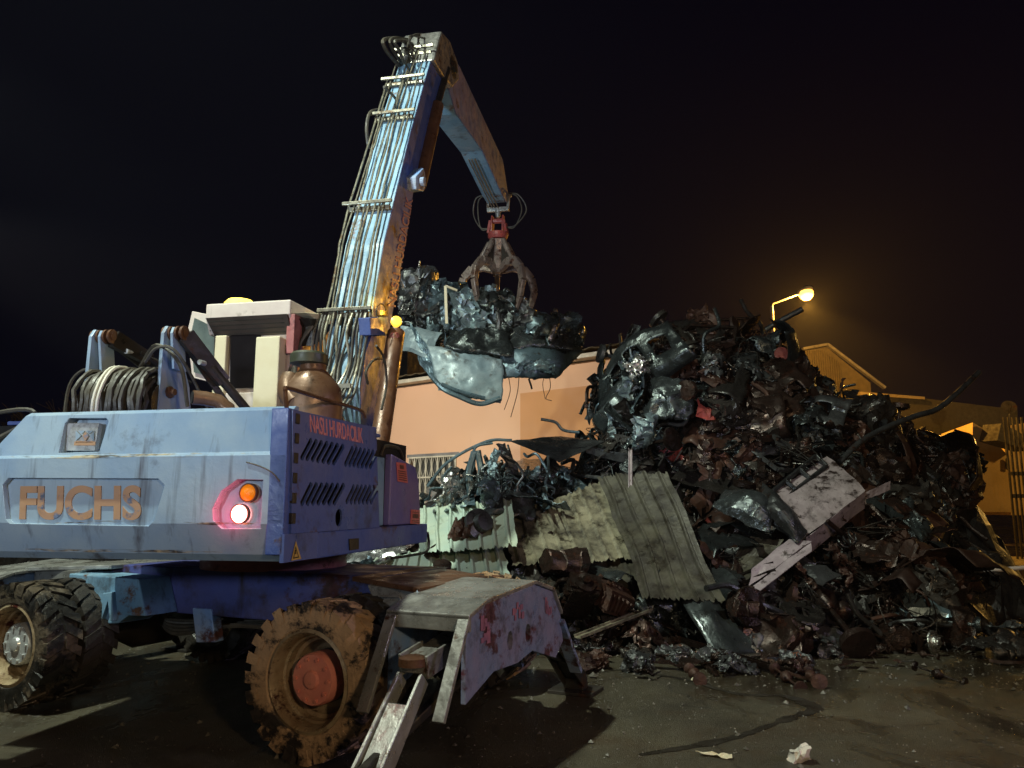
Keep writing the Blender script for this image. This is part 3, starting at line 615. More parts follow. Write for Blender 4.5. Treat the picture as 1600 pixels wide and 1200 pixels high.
# hose bundle from the deck up to the lower clamp
for k in range(14):
    a0 = -1.21+k*.041; mb = MB(); b1, z1, _ = on_rear(.165); jj = rr.uniform(-.03, .03)
    pts = arc([F.p(a0+jj*.4, b1-.08, z1), F.p(a0+jj, b1-.16-.04*rr.random(), z1-.25), F.p(a0-jj-.02, b1-.20, z1-.55), F.p(a0+jj*1.2-.03, 2.58, 2.62), F.p(a0*.7-.3+jj, 2.45, 2.40), F.p(a0*.7-.22, 2.65, 2.28)], 24)
    mb.tube(pts, .0145, 6); link('hydraulic_hose', mb, M['hose'] if k % 3 else M['pipe'], boom, smooth=True)
mb = MB(); c = F.p(0, 2.50, 2.68); mb.bar(c+F.x*-1.2, c+F.x*-.70, .03, .04); link('pipe_clamp', mb, M['pipe'], boom)
# big loops hanging to the left of the boom
for k in range(4):
    mb = MB(); mb.tube(arc([F.p(-1.22-.01*k, 2.75, 3.32), F.p(-1.32-.02*k, 2.68, 3.1-.03*k), F.p(-1.30-.03*k, 2.6, 2.75), F.p(-1.12-.02*k, 2.5, 2.5+.03*k)], 18), .017, 7); link('hydraulic_hose', mb, M['hose'], boom, smooth=True)
def A_(px, py, a=-.9): return F.A(px, py, a)
for pts, a, r_ in (([(604, 178), (585, 183), (579, 205), (581, 232), (584, 238)], -1.2, .020), ([(604, 178), (620, 178), (640, 186), (652, 181)], -1.16, .016),
                 ([(606, 144), (620, 158), (634, 174), (650, 181), (664, 178), (674, 158), (676, 136)], -1.0, .017), ([(606, 143), (608, 152), (616, 160)], -1.2, .02),
                 ([(630, 112), (612, 92), (604, 76), (609, 70), (630, 70), (646, 82)], -1.1, .025), ([(633, 108), (620, 88), (614, 74), (624, 68), (650, 72)], -1.06, .022), ([(636, 106), (628, 86), (622, 74), (636, 72), (655, 80)], -1.0, .022),
                 ([(640, 125), (655, 110), (668, 112)], -.9, .012), ([(634, 130), (648, 140), (668, 128), (672, 112)], -.9, .012), ([(640, 84), (648, 66), (660, 62), (674, 64)], -.95, .016), ([(645, 90), (660, 76), (672, 62)], -.9, .012), ([(650, 90), (645, 66), (668, 68)], -.85, .012), ([(634, 100), (645, 120), (652, 136)], -.95, .012), ([(652, 98), (646, 118), (640, 136)], -.9, .012), ([(636, 86), (650, 100), (664, 84)], -.92, .01)):
    mb = MB(); mb.tube(arc([A_(x, y, a)-F.y*.12 for x, y in pts], 24), r_, 7); link('boom_head_hose', mb, M['hose'], boom, smooth=True)
fit_text('owner_lettering', 'NASLI HURDACILIK', F.A(618, 480, bR+.006), F.A(645, 312, bR+.006), F.A(606, 478, bR+.006), M['faint'], boom, .002, off=.022)
# lower bracket, work light, lift cylinder, stick cylinder
mb = MB(); mb.prism(polyA(-.62, [(578, 496), (607, 494), (606, 524), (580, 524)]), F.x*-.12); wl = link('light_bracket', mb, M['blue2'], mh, bevel=.008)
mb = MB(); mb.lathe(F.A(596, 492, -.60), (0, 0, 1), [(.05, -.01), (.06, .03), (.02, .04)], 16); mb.tube(arc(polyA(-.6, [(588, 494), (589, 480), (595, 475), (602, 480), (603, 494)]), 12), .007, 6); link('light_guard', mb, M['dark'], wl)
mb = MB(); mb.lathe(F.A(619, 503, -.45), (.2, -.9, .3), [(.035, -.05), (.055, .0), (.05, .03), (.02, .04)], 20); link('work_light', mb, M['worklit'], mh, smooth=True)
mb = MB(); mb.lathe(F.A(617, 525, -.50), (0, 0, 1), [(.05, -.12), (.055, .0), (.04, .03)], 14); link('light_mount', mb, M['pink'], mh, smooth=True)
spot('work_light_glow', F.A(602, 492, -.50), F.A(604, 455, -.70), (1, .50, .03), 40, 80, .03, .6)
mb = MB(); mb.tube([F.A(619, 520, -.52), F.A(592, 700, -.42)], .088, 18); lc = link('lift_cylinder', mb, M['rustc'], mh, smooth=True)
mb = MB(); mb.tube(arc(polyA(-.45, [(600, 560), (585, 562), (572, 580), (575, 600)]), 14), .012, 6); mb.tube(arc(polyA(-.4, [(588, 540), (600, 560), (604, 600), (596, 640)]), 14), .012, 6); link('cylinder_hose', mb, M['hose'], lc, smooth=True)
mb = MB(); mb.tube([F.A(655, 290, -.66), F.A(683, 165, -.66)], .085, 18); sc = link('stick_cylinder', mb, M['rustc'], mh, smooth=True)
mb = MB(); mb.tube([F.A(683, 165, -.66), F.A(699, 108, -.66)], .045, 14); link('cylinder_rod', mb, M['dark'], sc, smooth=True)
mb = MB(); mb.prism(polyA(-.58, [(650, 276), (662, 262), (664, 270), (668, 285), (662, 299), (651, 296)]), F.x*-.22); mb.lathe(F.A(657, 284, -.55), F.x, [(.05, 0), (.05, .05)], 14); link('cylinder_bracket', mb, M['under'], mh, bevel=.01)

# --- stick (dipper arm)
SP = [(5.50, 7.88), (6.1, 7.98), (9.17, 7.94), (9.62, 7.50), (9.50, 7.25), (9.12, 7.24), (7.56, 7.36), (5.95, 7.16), (5.45, 7.35)]
mb = MB(); mb.prism([F.p(-.72, b, z) for b, z in SP], F.x*-.36); stk = link('stick', mb, M['sky'], mh, bevel=.012)
mb = MB(); mb.prism([F.p(-.716, b, z) for b, z in SP], F.x*.008); link('tinted_side_face', mb, mat('stick_side_tint', (.15, .20, .42), (.22, .20, .36), rust=.25, dirt=.6, dirtcol=(.06, .05, .07), rough=.5, bump=.3, scale=3), stk)  # thin purple skin: light on the stick's right side put into the colour
mb = MB()
for da in (-.98, -.93, -.87): mb.tube([F.p(da, 7.7, 7.30), F.p(da, 9.0, 7.20), F.p(da+.02, 9.4, 7.12)], .012, 6)
link('hydraulic_pipe', mb, M['pipe'], stk, smooth=True)

# --- grapple
G0 = F.p(-.90, 9.62, 7.42)
gx = F.x; gy = F.y
def g(x, y, z): return G0+gx*x+gy*y+V((0, 0, z))
mb = MB()
for s in (-1, 1): mb.bar(g(.21*s, 0, .0), g(.19*s, 0, -.26), .05, .10)
mb.bar(g(-.26, 0, .02), g(.26, 0, .02), .07, .08); mb.bar(g(-.21, 0, -.25), g(.21, 0, -.25), .07, .08); mb.lathe(g(0, 0, -.27), (0, 0, 1), [(.04, -.14), (.06, 0)], 14)
gr = link('grapple', mb, M['bare'], mh, bevel=.006)
for s in (-1, 1):
    mb = MB(); 
    for k in range(2):
        R_ = .34+.09*k; mb.tube(arc([g(.20*s, -.03, .05), g((.20+R_*.5)*s, -.06*k, -.02), g((.12+R_)*s if s > 0 else (.05+R_)*s, 0, -.30), g((.22+R_*.3)*s, 0, -.62+.04*k), g(.16*s, 0, -.62)], 24), .013, 6)
    link('grapple_hose', mb, M['hose'], gr, smooth=True)
mb = MB(); mb.lathe(g(0, 0, -.48), gx, [(.05, -.12), (.05, .12)], 14)
for s in (-1, 1): mb.prism([g(.09*s, -.10, -.75), g(.09*s, .10, -.75), g(.09*s, .10, -.50), g(.09*s, .05, -.38), g(.09*s, -.05, -.38), g(.09*s, -.10, -.50)], gx*.03*s)
for s in (-1, 1): mb.bar(g(-.13, .1*s, -.50), g(-.17, .1*s, -.74), .05, .05); mb.bar(g(.13, .1*s, -.50), g(.17, .1*s, -.74), .05, .05)
mb.lathe(g(0, 0, -.80), (0, 0, 1), [(.16, -.05), (.19, 0), (.19, .07), (.12, .10)], 24)
link('rotator', mb, M['redm'], gr, bevel=.006)
mb = MB(); mb.lathe(g(0, 0, -.88), (0, 0, 1), [(.07, -.62), (.13, -.56), (.14, -.4), (.13, -.2), (.17, 0)], 10)
link('grapple_core', mb, M['tine'], gr)
# where the load's top is: about z -1.75 below
for k in range(5):
    t = 2*pi*k/5+.55; d = gx*cos(t)+gy*sin(t); sd = d.cross(V((0, 0, 1)))
    def q(r_, z_): return G0+d*r_+V((0, 0, z_))
    mb = MB(); pr = [(.08, -1.46, .10, .10), (.30, -1.36, .10, .15), (.50, -1.38, .10, .17), (.68, -1.55, .09, .14), (.74, -1.80, .09, .12), (.66, -2.1, .08, .10), (.5, -2.4, .05, .06)]
    for (r0, z0, w0, h0), (r1, z1, w1, h1) in zip(pr, pr[1:]): mb.bar(q(r0, z0), q(r1, z1), w0, h0, w1, h1, up=sd.cross(q(r1, z1)-q(r0, z0)))
    tn = link('claw', mb, M['tine'], gr, bevel=.012)
    mb = MB(); mb.tube([q(.17, -.90), q(.32, -1.16)], .05, 12); mb.tube([q(.32, -1.16), q(.46, -1.38)], .032, 10); mb.lathe(q(.46, -1.38), sd, [(.055, -.08), (.055, .08)], 14)
    link('claw_cylinder', mb, M['tine'], tn, smooth=True)
    mb = MB(); mb.prism([q(.10, -.86), q(.19, -.86), q(.42, -1.34), q(.10, -1.42)], sd*.015); link('guard_plate', mb, M['dark'], tn)

# ------------------------------------------------------------------ setting: ground
def ground_mat():
    m = bpy.data.materials.new('wet_asphalt'); m.use_nodes = True; t = m.node_tree; N = t.nodes; L = t.links; B = N['Principled BSDF']
    tc = N.new('ShaderNodeTexCoord')
    def nz(sc, det=6, rg=.6, mp=(1, 1, 1), dist=0):
        q = N.new('ShaderNodeMapping'); q.inputs['Scale'].default_value = mp; L.new(tc.outputs['Object'], q.inputs[0])
        n = N.new('ShaderNodeTexNoise'); n.inputs['Scale'].default_value = sc; n.inputs['Detail'].default_value = det; n.inputs['Roughness'].default_value = rg; n.inputs['Distortion'].default_value = dist; L.new(q.outputs[0], n.inputs['Vector']); return n.outputs['Fac']
    def rmp(f, a, b, c=0, d=1):
        r = N.new('ShaderNodeMapRange'); r.inputs[1].default_value = a; r.inputs[2].default_value = b; r.inputs[3].default_value = c; r.inputs[4].default_value = d; L.new(f, r.inputs[0]); return r.outputs[0]
    def mix(f, a, b):
        x = N.new('ShaderNodeMix'); x.data_type = 'RGBA'; L.new(f, x.inputs[0])
        for k, q in ((6, a), (7, b)):
            if isinstance(q, tuple): x.inputs[k].default_value = (*q, 1)
            else: L.new(q, x.inputs[k])
        return x.outputs[2]
    c = mix(rmp(nz(.5, 8, .65), .35, .65), (.034, .028, .017), (.112, .096, .060))
    c = mix(rmp(nz(1.3, 7, .7, (1, 1.6, 1), .6), .5, .72), c, (.060, .036, .016))
    c = mix(rmp(nz(90, 3, .7), .60, .74), c, (.14, .13, .11))
    c = mix(rmp(nz(.42, 6, .6, (1.3, .7, 1), 1.0), .48, .60), c, (.022, .014, .007))
    v = N.new('ShaderNodeTexVoronoi'); v.feature = 'DISTANCE_TO_EDGE'; v.inputs['Scale'].default_value = .42
    nn = N.new('ShaderNodeTexNoise'); nn.inputs['Scale'].default_value = 1.5; nn.inputs['Detail'].default_value = 6; L.new(tc.outputs['Object'], nn.inputs['Vector'])
    va = N.new('ShaderNodeVectorMath'); va.operation = 'MULTIPLY_ADD'; L.new(nn.outputs['Color'], va.inputs[0]); va.inputs[1].default_value = (1.1, 1.1, 1.1); L.new(tc.outputs['Object'], va.inputs[2]); L.new(va.outputs[0], v.inputs['Vector'])
    ck = rmp(v.outputs['Distance'], .0, .009, 1, 0)
    ck2 = N.new('ShaderNodeMath'); ck2.operation = 'MULTIPLY'; L.new(ck, ck2.inputs[0]); L.new(rmp(nz(.8), .42, .6), ck2.inputs[1])
    c = mix(ck2.outputs[0], c, (.010, .008, .006)); L.new(c, B.inputs['Base Color'])
    L.new(rmp(nz(.42, 6, .6, (1.3, .7, 1), 1.0), .40, .58, .55, .12), B.inputs['Roughness'])
    bp = N.new('ShaderNodeBump'); bp.inputs['Strength'].default_value = .8; bp.inputs['Distance'].default_value = .02
    ad = N.new('ShaderNodeMath'); ad.operation = 'ADD'; L.new(nz(28, 6, .75), ad.inputs[0]); L.new(nz(110, 2, .6), ad.inputs[1]); L.new(ad.outputs[0], bp.inputs['Height']); L.new(bp.outputs[0], B.inputs['Normal'])
    return m
GM = ground_mat()
mb = MB(); nx = 60
def gz(x, y): return .0
xs = [-60+120*i/40 for i in range(41)]; ys = [-12+82*j/40 for j in range(41)]
mb.add([(x*2.5, y*2, 0) for y in ys for x in xs], [(j*41+i, j*41+i+1, (j+1)*41+i+1, (j+1)*41+i) for j in range(40) for i in range(40)])
tag(link('ground', mb, GM), 'dark wet asphalt yard with stains and cracks', 'ground', kind='structure')
# oily trail crossing the yard (thin wet film with its own shape)
wet = mat('oily_wet_film', (.016, .013, .009), (.032, .026, .018), dirt=.3, rough=.4, bump=.8, bscale=30, scale=3)
def trail(pts, ws, name, label, z=.004):
    c = arc([onz(x, y) for x, y in pts], 120); mb = MB(); n = len(c); vs = []
    for i, p in enumerate(c):
        d = (c[min(i+1, n-1)]-c[max(i-1, 0)]).normalized(); s = V((-d.y, d.x, 0)); k = i/(n-1)*(len(ws)-1); j = min(int(k), len(ws)-2); w_ = ws[j]*(1-k+j)+ws[j+1]*(k-j)
        w_ *= .6+.9*abs(noise.noise(p*3.1))+.5*noise.noise(p*11); vs += [p+s*w_/2+V((0, 0, z)), p-s*w_/2+V((0, 0, z))]
    mb.add(vs, [(2*i, 2*i+1, 2*i+3, 2*i+2) for i in range(n-1)]); o = link(name, mb, wet); tag(o, label, 'ground stain', kind='structure')
trail([(930, 1052), (975, 1047), (1030, 1055), (1080, 1064), (1125, 1078), (1165, 1086), (1225, 1088), (1262, 1100), (1272, 1110), (1235, 1122), (1200, 1135)], [.02, .05, .08, .07, .10, .20, .14, .06], 'oil_trail', 'dark wet oily trail bending across the asphalt')
trail([(1200, 1135), (1150, 1152), (1085, 1166), (1000, 1180)], [.05, .10, .13, .05], 'oil_trail', 'dark wet patch trailing toward the bottom edge')

# ------------------------------------------------------------------ peach building behind
A0 = atY(600, 607, 22); dirB = V((.78, -.62, 0)).normalized()
FB = Frame((A0.x, A0.y, 0), dirB); ze = A0.z
bld = empty('peach_building', (A0.x, A0.y, 0), 'peach plastered workshop with barred window and low corrugated roof behind the scrap', 'building')
w0 = FB.B(640, 715, 0); w1 = FB.B(712, 790, 0)
ua, ub = (w0-FB.o).dot(FB.x), (w1-FB.o).dot(FB.x); za, zb = w1.z-.35, w0.z
mb = MB(); mb.box(FB, -9, 8.4, 0, 6, 0, ze-.02); wl = link('wall', mb, M['plaster'], bld)
cm = MB(); cm.box(FB, ua, ub, -.3, .35, za, zb); cut(wl, cm)
mb = MB(); mb.box(FB, ua, ub, .22, .25, za, zb); wi = link('window', mb, M['winglass'], bld)
mb = MB()
for k in range(9): u_ = ua+(ub-ua)*(k+.02)/8.04; mb.box(FB, u_-.018, u_+.018, -.03, .0, za, zb)
for k in range(4): z_ = za+(zb-za)*(k+.03)/3.06; mb.box(FB, ua, ub, -.045, -.032, z_-.02, z_+.02)
for k in range(8):
    for j in range(3):
        u_ = ua+(ub-ua)*(k+.5)/8; z_ = za+(zb-za)*(j+.5)/3; hw = (ub-ua)/16; hh = (zb-za)/6
        for s in (-1, 1):
            mb.tube(arc([FB.p(u_+s*.01, -.02, z_+hh), FB.p(u_+s*hw*.8, -.02, z_), FB.p(u_+s*.01, -.02, z_-hh)], 6), .009, 4)
link('window_grille', mb, M['grid'], wi)
mb = MB(); mb.box(FB, ua-.1, ub+.1, -.01, .02, zb, zb+.08); link('frame', mb, M['eave'], wi)
mb = MB(); mb.box(FB, -9.2, 8.6, -.35, .3, ze, ze+.10); link('eave', mb, M['grid'], bld)
mb = MB(); n = 90
vs = []
for i in range(n*2+1):
    u_ = -9.3+i*(18.0/(n*2)); dz = .035 if (i//2) % 2 else 0
    vs += [FB.p(u_, -.45, ze+.16+dz), FB.p(u_, 3.6, ze+1.05+dz), FB.p(u_, 6.6, ze+.3+dz)]
mb.add(vs, [(3*i+k, 3*i+3+k, 3*i+4+k, 3*i+1+k) for i in range(n*2) for k in (0, 1)]); link('roof', mb, M['roofs'], bld, solid=.01)
mb = MB(); mb.box(FB, -2.6, -.1, 1.0, 2.6, ze+.4, ze+1.75); link('roof_hut', mb, M['darkwall'], bld)
mb = MB(); c = FB.p(7.6, -.18, 0); 
for k in range(8): mb.box(FB, 5.0, 8.35, -.012-.0*k, -.002, 0, ze-.6); break
link('wall_shade_panel', mb, mat('shaded_plaster', (.66, .33, .14), (.60, .30, .13), dirt=.2, dirtcol=(.4, .2, .1), rough=.85, bump=.12, bscale=5, scale=.6), bld)  # darker orange sheet painted as the shadow on the peach wall

# lower grey shed behind the crest
p = [atY(880, 545, 26), atY(1085, 508, 22), atY(1092, 520, 22), atY(1010, 560, 22)]
shd = empty('warehouse', atY(1300, 790, 38)*1.0, 'ochre lit corrugated warehouse gable beyond the crest of the scrap heap', 'building')
shd.location.z = 0
mb = MB(); W = [atY(1180, 600, 38), atY(1252, 548, 38), atY(1290, 541, 38), atY(1360, 598, 38)]; 
base = [V((q.x, q.y, 0)) for q in (W[3], W[0])]
mb.prism(W+base, (1.5, 14, 0)); CL = mat('ochre_cladding', (.15, .115, .065), (.10, .08, .05), dirt=.4, rough=.7, bump=.1); link('wall', mb, CL, shd)
mb = MB(); q0, q1 = W[1], W[2]
n = 44
for i in range(n):
    c = atY(1240+i*1.75, 585, 37.9); top_z = min(atY(1290, 543, 37.9).z, atY(1290+max(0, (1240+i*1.75-1290)), 543+max(0, (1240+i*1.75-1290))*.82, 37.9).z) - .15
    if i % 2: continue
    mb.bar(V((c.x, 37.9, 3)), V((c.x, 37.9, top_z)), .05, .06)
link('cladding_rib', mb, CL, shd)
mb = MB(); mb.bar(W[2]+V((0, -.2, .05)), W[3]+V((.6, -.2, -.3)), .25, .12); mb.bar(W[1]+V((0, -.2, .05)), W[2]+V((0, -.2, .05)), .25, .12); link('roof_edge', mb, M['eave'], shd)
# low dark building right of it
lb = empty('low_building', (17, 33, 0), 'low dark shed roof barely lit behind the right part of the heap', 'building')
mb = MB(); mb.prism([atY(1350, 612, 33), atY(1440, 622, 33), atY(1590, 640, 33), atY(1590, 790, 33), atY(1350, 790, 33)], (0, 6, 0)); link('wall', mb, M['darkwall'], lb)
mb = MB(); mb.prism([atY(1345, 612, 32.8), atY(1445, 620, 32.8), atY(1445, 624, 32.8), atY(1345, 617, 32.8)], (0, 7, .6)); link('roof', mb, M['roofs'], lb)
# ochre house at the right edge
oh = empty('ochre_house', (17.0, 26, 0), 'ochre rendered house with dark gabled roof lit yellow at the right edge', 'house')
mb = MB(); mb.prism([atY(1520, 660, 26), atY(1540, 672, 26), atY(1580, 718, 26), atY(1584, 800, 26), atY(1518, 800, 26)], (1.5, 5, 0)); link('wall', mb, M['yellowwall'], oh)
mb = MB(); mb.prism([atY(1566, 668, 28), atY(1640, 655, 28), atY(1640, 805, 28), atY(1580, 805, 28)], (0, 3, 0)); link('lit_wall', mb, M['yellowwall'], oh)
mb = MB(); mb.prism([atY(1536, 664, 25.9), atY(1562, 676, 25.9), atY(1586, 694, 25.9), atY(1584, 706, 25.9), atY(1530, 690, 25.9)], (.3, -.5, 0)); link('roof', mb, M['darkwall'], oh)
mb = MB(); mb.prism([atY(1571, 716, 25.95), atY(1576, 720, 25.95), atY(1576, 735, 25.95), atY(1571, 733, 25.95)], (0, -.05, 0)); link('window', mb, M['black'], oh)
gt = empty('metal_gate', atY(1592, 800, 24)*1, 'dark upright metal gate bars in front of the yellow lit wall', 'gate'); gt.location.z = 0
mb = MB()
for px in (1582, 1589, 1596, 1603, 1610): c = atY(px, 790, 24); mb.bar(V((c.x, 24, 0)), V((c.x, 24, atY(px, 652, 24).z)), .05, .05)
link('bars', mb, M['dark'], gt)
mb = MB()
for py in (740, 775): mb.bar(atY(1580, py, 24), atY(1615, py, 24), .05, .12)
link('crossbar', mb, M['dark'], gt)
ds = empty('satellite_dish', atY(1577, 640, 30), 'round rusty satellite dish on the dark roof at the right edge', 'satellite dish')
mb = MB(); mb.lathe(ds.location+V((0, 0, .1)), (-.3, -.9, .3), [(.28, 0), (.24, -.05), (.1, -.09), (.01, -.1)], 24); link('dish', mb, M['dark'], ds)
mb = MB(); mb.bar(ds.location+V((0, .1, -.9)), ds.location+V((0, .05, .1)), .04, .04); mb.bar(ds.location+V((0, 0, -.1)), ds.location+V((-.15, -.4, .1)), .02, .02); link('mount', mb, M['dark'], ds)
point('far_sodium_lamp', (22.5, 22, 5.5), (1, .55, .12), 1300, .15)

# street lamp
c = atY(1209, 600, 30); sl = empty('street_lamp', (c.x, 30, 0), 'lit orange sodium street lamp on a tall bent pole above the heap', 'street lamp')
tp = atY(1206, 479, 30); hd_ = atY(1249, 459, 30)
mb = MB(); mb.tube([V((c.x, 30, 0)), V((tp.x, 30, tp.z*.6)), tp], [.10, .085, .06], 14); link('pole', mb, M['galv'], sl, smooth=True)
mb = MB(); mb.tube([tp, tp+V((.05, 0, .12)), hd_], .04, 10); link('arm', mb, M['galv'], sl, smooth=True)
mb = MB(); d = (hd_-tp).normalized(); mb.lathe(hd_-d*.1, d, [(.04, 0), (.13, .12), (.17, .4), (.13, .62), (.03, .7)], 16); lh = link('lamp_head', mb, M['galv'], sl, smooth=True)
lc_ = hd_+d*.28+V((0, -.05, -.14)); mb = MB(); mb.lathe(lc_, (0, -.25, -1), [(.28, -.06), (.275, .08), (.18, .2), (.02, .25)], 20); link('lens', mb, M['sodium'], lh, smooth=True)
point('street_lamp_bulb', lc_+V((0, -.1, -.34)), (1, .46, .06), 3900, .12)
spot('street_lamp_beam', lc_+V((0, -.1, -.34)), lc_+V((0, -2.5, -12)), (1, .46, .06), 7000, 112, .12, .4)

# bare tree behind the machine
bt = empty('bare_tree', (atY(120, 790, 17).x, 17, 0), 'leafless dark tree showing dimly behind the machine at the left', 'tree')
mb = MB(); rr = random.Random(4)
def branch(p, d, L_, r_, dep):
    q = p+d*L_; mb.tube([p, (p+q)/2+V((rr.uniform(-.05, .05), 0, 0))*L_, q], [r_, r_*.85, r_*.7], 5, caps=False)
    if dep:
        for k in range(3 if dep > 1 else 4):
            nd = (d+V((rr.uniform(-.8, .8), rr.uniform(-.7, .7), rr.uniform(-.25, .5)))).normalized(); branch(p.lerp(q, rr.uniform(.5, 1)), nd, L_*rr.uniform(.55, .8), r_*.6, dep-1)
branch(V(bt.location)-V((0, 0, .05)), V((0, 0, 1)), 1.7, .11, 5); link('crown', mb, M['bark'], bt)

# ------------------------------------------------------------------ scrap heap
BUMPS = [(4.0, 13.6, 3.0, 4.3, 4.5, 1.6), (1.9, 12.3, 1.3, 2.6, 2.9, 2.2), (2.1, 12.8, .9, 1.9, 4.0, 3.2), (.05, 12.1, 2.2, 2.7, 2.25, 2.0), (2.95, 12.9, 1.7, 2.4, 4.25, 2.6), (3.4, 13.8, 1.5, 2.0, 4.95, 1.8), (5.4, 13.2, 1.45, 2.6, 3.45, 2.2), (-.1, 12.2, 2.9, 3.4, 2.2, 1.6), (-2.6, 12.0, 2.6, 2.6, 1.1, 1.6),
         (6.75, 13.7, 1.4, 2.8, 2.75, 2.4), (5.0, 11.2, 1.45, 2.2, 1.35, 1.8), (3.4, 10.4, 2.6, 1.6, 1.2, 1.7), (-8, 13, 4.5, 3, 1.15, 1.5), (1.2, 10.3, 1.5, 1.5, .9, 1.6)]
def H(x, y):
    h = 0
    for cx, cy, rx, ry, hh, p_ in BUMPS:
        r2 = ((x-cx)/rx)**2+((y-cy)/ry)**2
        if r2 < 1: h = max(h, hh*(1-r2**(p_/2)))
    if h > 0: h += min(h, .35)*(.8*noise.noise(V((x*1.1, y*1.1, 3)))+.5*noise.noise(V((x*2.7, y*2.7, 9))))
    return max(0, h)
def hit(px, py, up_=0.):
    d = ray(px, py).normalized(); t = 6.
    while t < 30:
        p = CAM+d*t
        if p.z <= H(p.x, p.y): break
        t += .04
    return p
core = mat('scrap_core_mix', (.028, .024, .022), (.018, .017, .016), rust=.22, rustcol=(.08, .03, .018), dirt=.5, rough=.4, metal=.4, bump=1.0, bscale=9, scale=4)
mb = MB(); rr = random.Random(21); st = .16
for (x0, x1, y0, y1) in ((-12.6, 10.5, 8.2, 18.2),):
    nx = int((x1-x0)/st); ny = int((y1-y0)/st)
    pts = []
    for j in range(ny+1):
        for i in range(nx+1):
            x = x0+i*st; y = y0+j*st; h = H(x, y)
            pts.append(V((x+rr.uniform(-.07, .07), y+rr.uniform(-.07, .07), h-.12+rr.uniform(-.13, .10)*(1 if h > .05 else 0))))
    fs = [(j*(nx+1)+i, j*(nx+1)+i+1, (j+1)*(nx+1)+i+1, (j+1)*(nx+1)+i) for j in range(ny) for i in range(nx) if max(pts[j*(nx+1)+i].z, pts[(j+1)*(nx+1)+i+1].z) > .0]
    mb.add(pts, fs)
ZONES = [[(560, 912), (805, 906), (790, 842), (590, 866)], [(650, 866), (812, 860), (806, 778), (650, 790)], [(796, 892), (1014, 875), (955, 748), (780, 800)], [(905, 735), (1050, 730), (1136, 942), (985, 945), (930, 940)],
 [(655, 808), (800, 775), (870, 795), (865, 732), (775, 712), (664, 744)], [(1150, 790), (1240, 855), (1264, 872), (1356, 800), (1352, 762), (1290, 705), (1200, 760)], [(1120, 908), (1175, 930), (1272, 865), (1225, 842), (1150, 846)], [(795, 690), (872, 728), (948, 692), (875, 676)], [(865, 630), (960, 630), (960, 700), (865, 700)], [(1110, 792), (1200, 842), (1215, 780), (1130, 760)]]
def topx(p):
    d = V(p)-CAM; f = d.dot(V((0, cos(TH), sin(TH)))); return 800+FPX*d.x/f, 600-FPX*d.dot(V((0, -sin(TH), cos(TH))))/f
def inzone(p):
    "keeps loose pieces from burying the big sheets that lie on top of the heap"
    x, y = topx(p)
    for z_ in ZONES:
        c = False; n_ = len(z_)
        for i in range(n_):
            (xi, yi), (xj, yj) = z_[i], z_[i-1]
            if (yi > y) != (yj > y) and x < (xj-xi)*(y-yi)/(yj-yi)+xi: c = not c
        if c: return True
    return False
# loose small shards, too many to count
def surf_pt(rr, front=.85):
    while 1:
        x = rr.uniform(-4.5, 10.2); y = rr.uniform(8.4, 17.5); h = H(x, y)
        if h < .05 or topx((x, y, h))[0] > 1500: continue
        e = .15; gx_ = (H(x+e, y)-H(x-e, y))/(2*e); gy_ = (H(x, y+e)-H(x, y-e))/(2*e)
        n_ = V((-gx_, -gy_, 1)); s = n_.length
        if rr.random() > s/4: continue
        n_.normalize()
        if n_.dot((CAM-V((x, y, h))).normalized()) < -.05 and rr.random() < front: continue
        return V((x, y, h)), n_
for k in range(5200):
    p, n_ = surf_pt(rr, .93)
    if inzone(p) and rr.random() < .9: continue
    s = rr.uniform(.03, .13); p = p+n_*rr.uniform(-.08, .10)
    a = V((rr.gauss(0, 1), rr.gauss(0, 1), rr.gauss(0, 1))).normalized(); b = a.orthogonal().normalized()*s*rr.uniform(.3, 1.2); a = a*s*1.3
    ty = rr.random()
    if ty < .6: mb.add([p-a-b, p+a-b*.6, p+a*.7+b, p-a*.8+b*.9, p+a.cross(b).normalized()*s*.4], [(0, 1, 4), (1, 2, 4), (2, 3, 4), (3, 0, 4)])
    else: mb.bar(p-a, p+a*1.2, s*.22, s*.15)
o = link('scrap_core', mb, core); tag(o, 'mass of small dark scrap metal bits packed in the heap', 'scrap', kind='stuff')

# --- crumpling

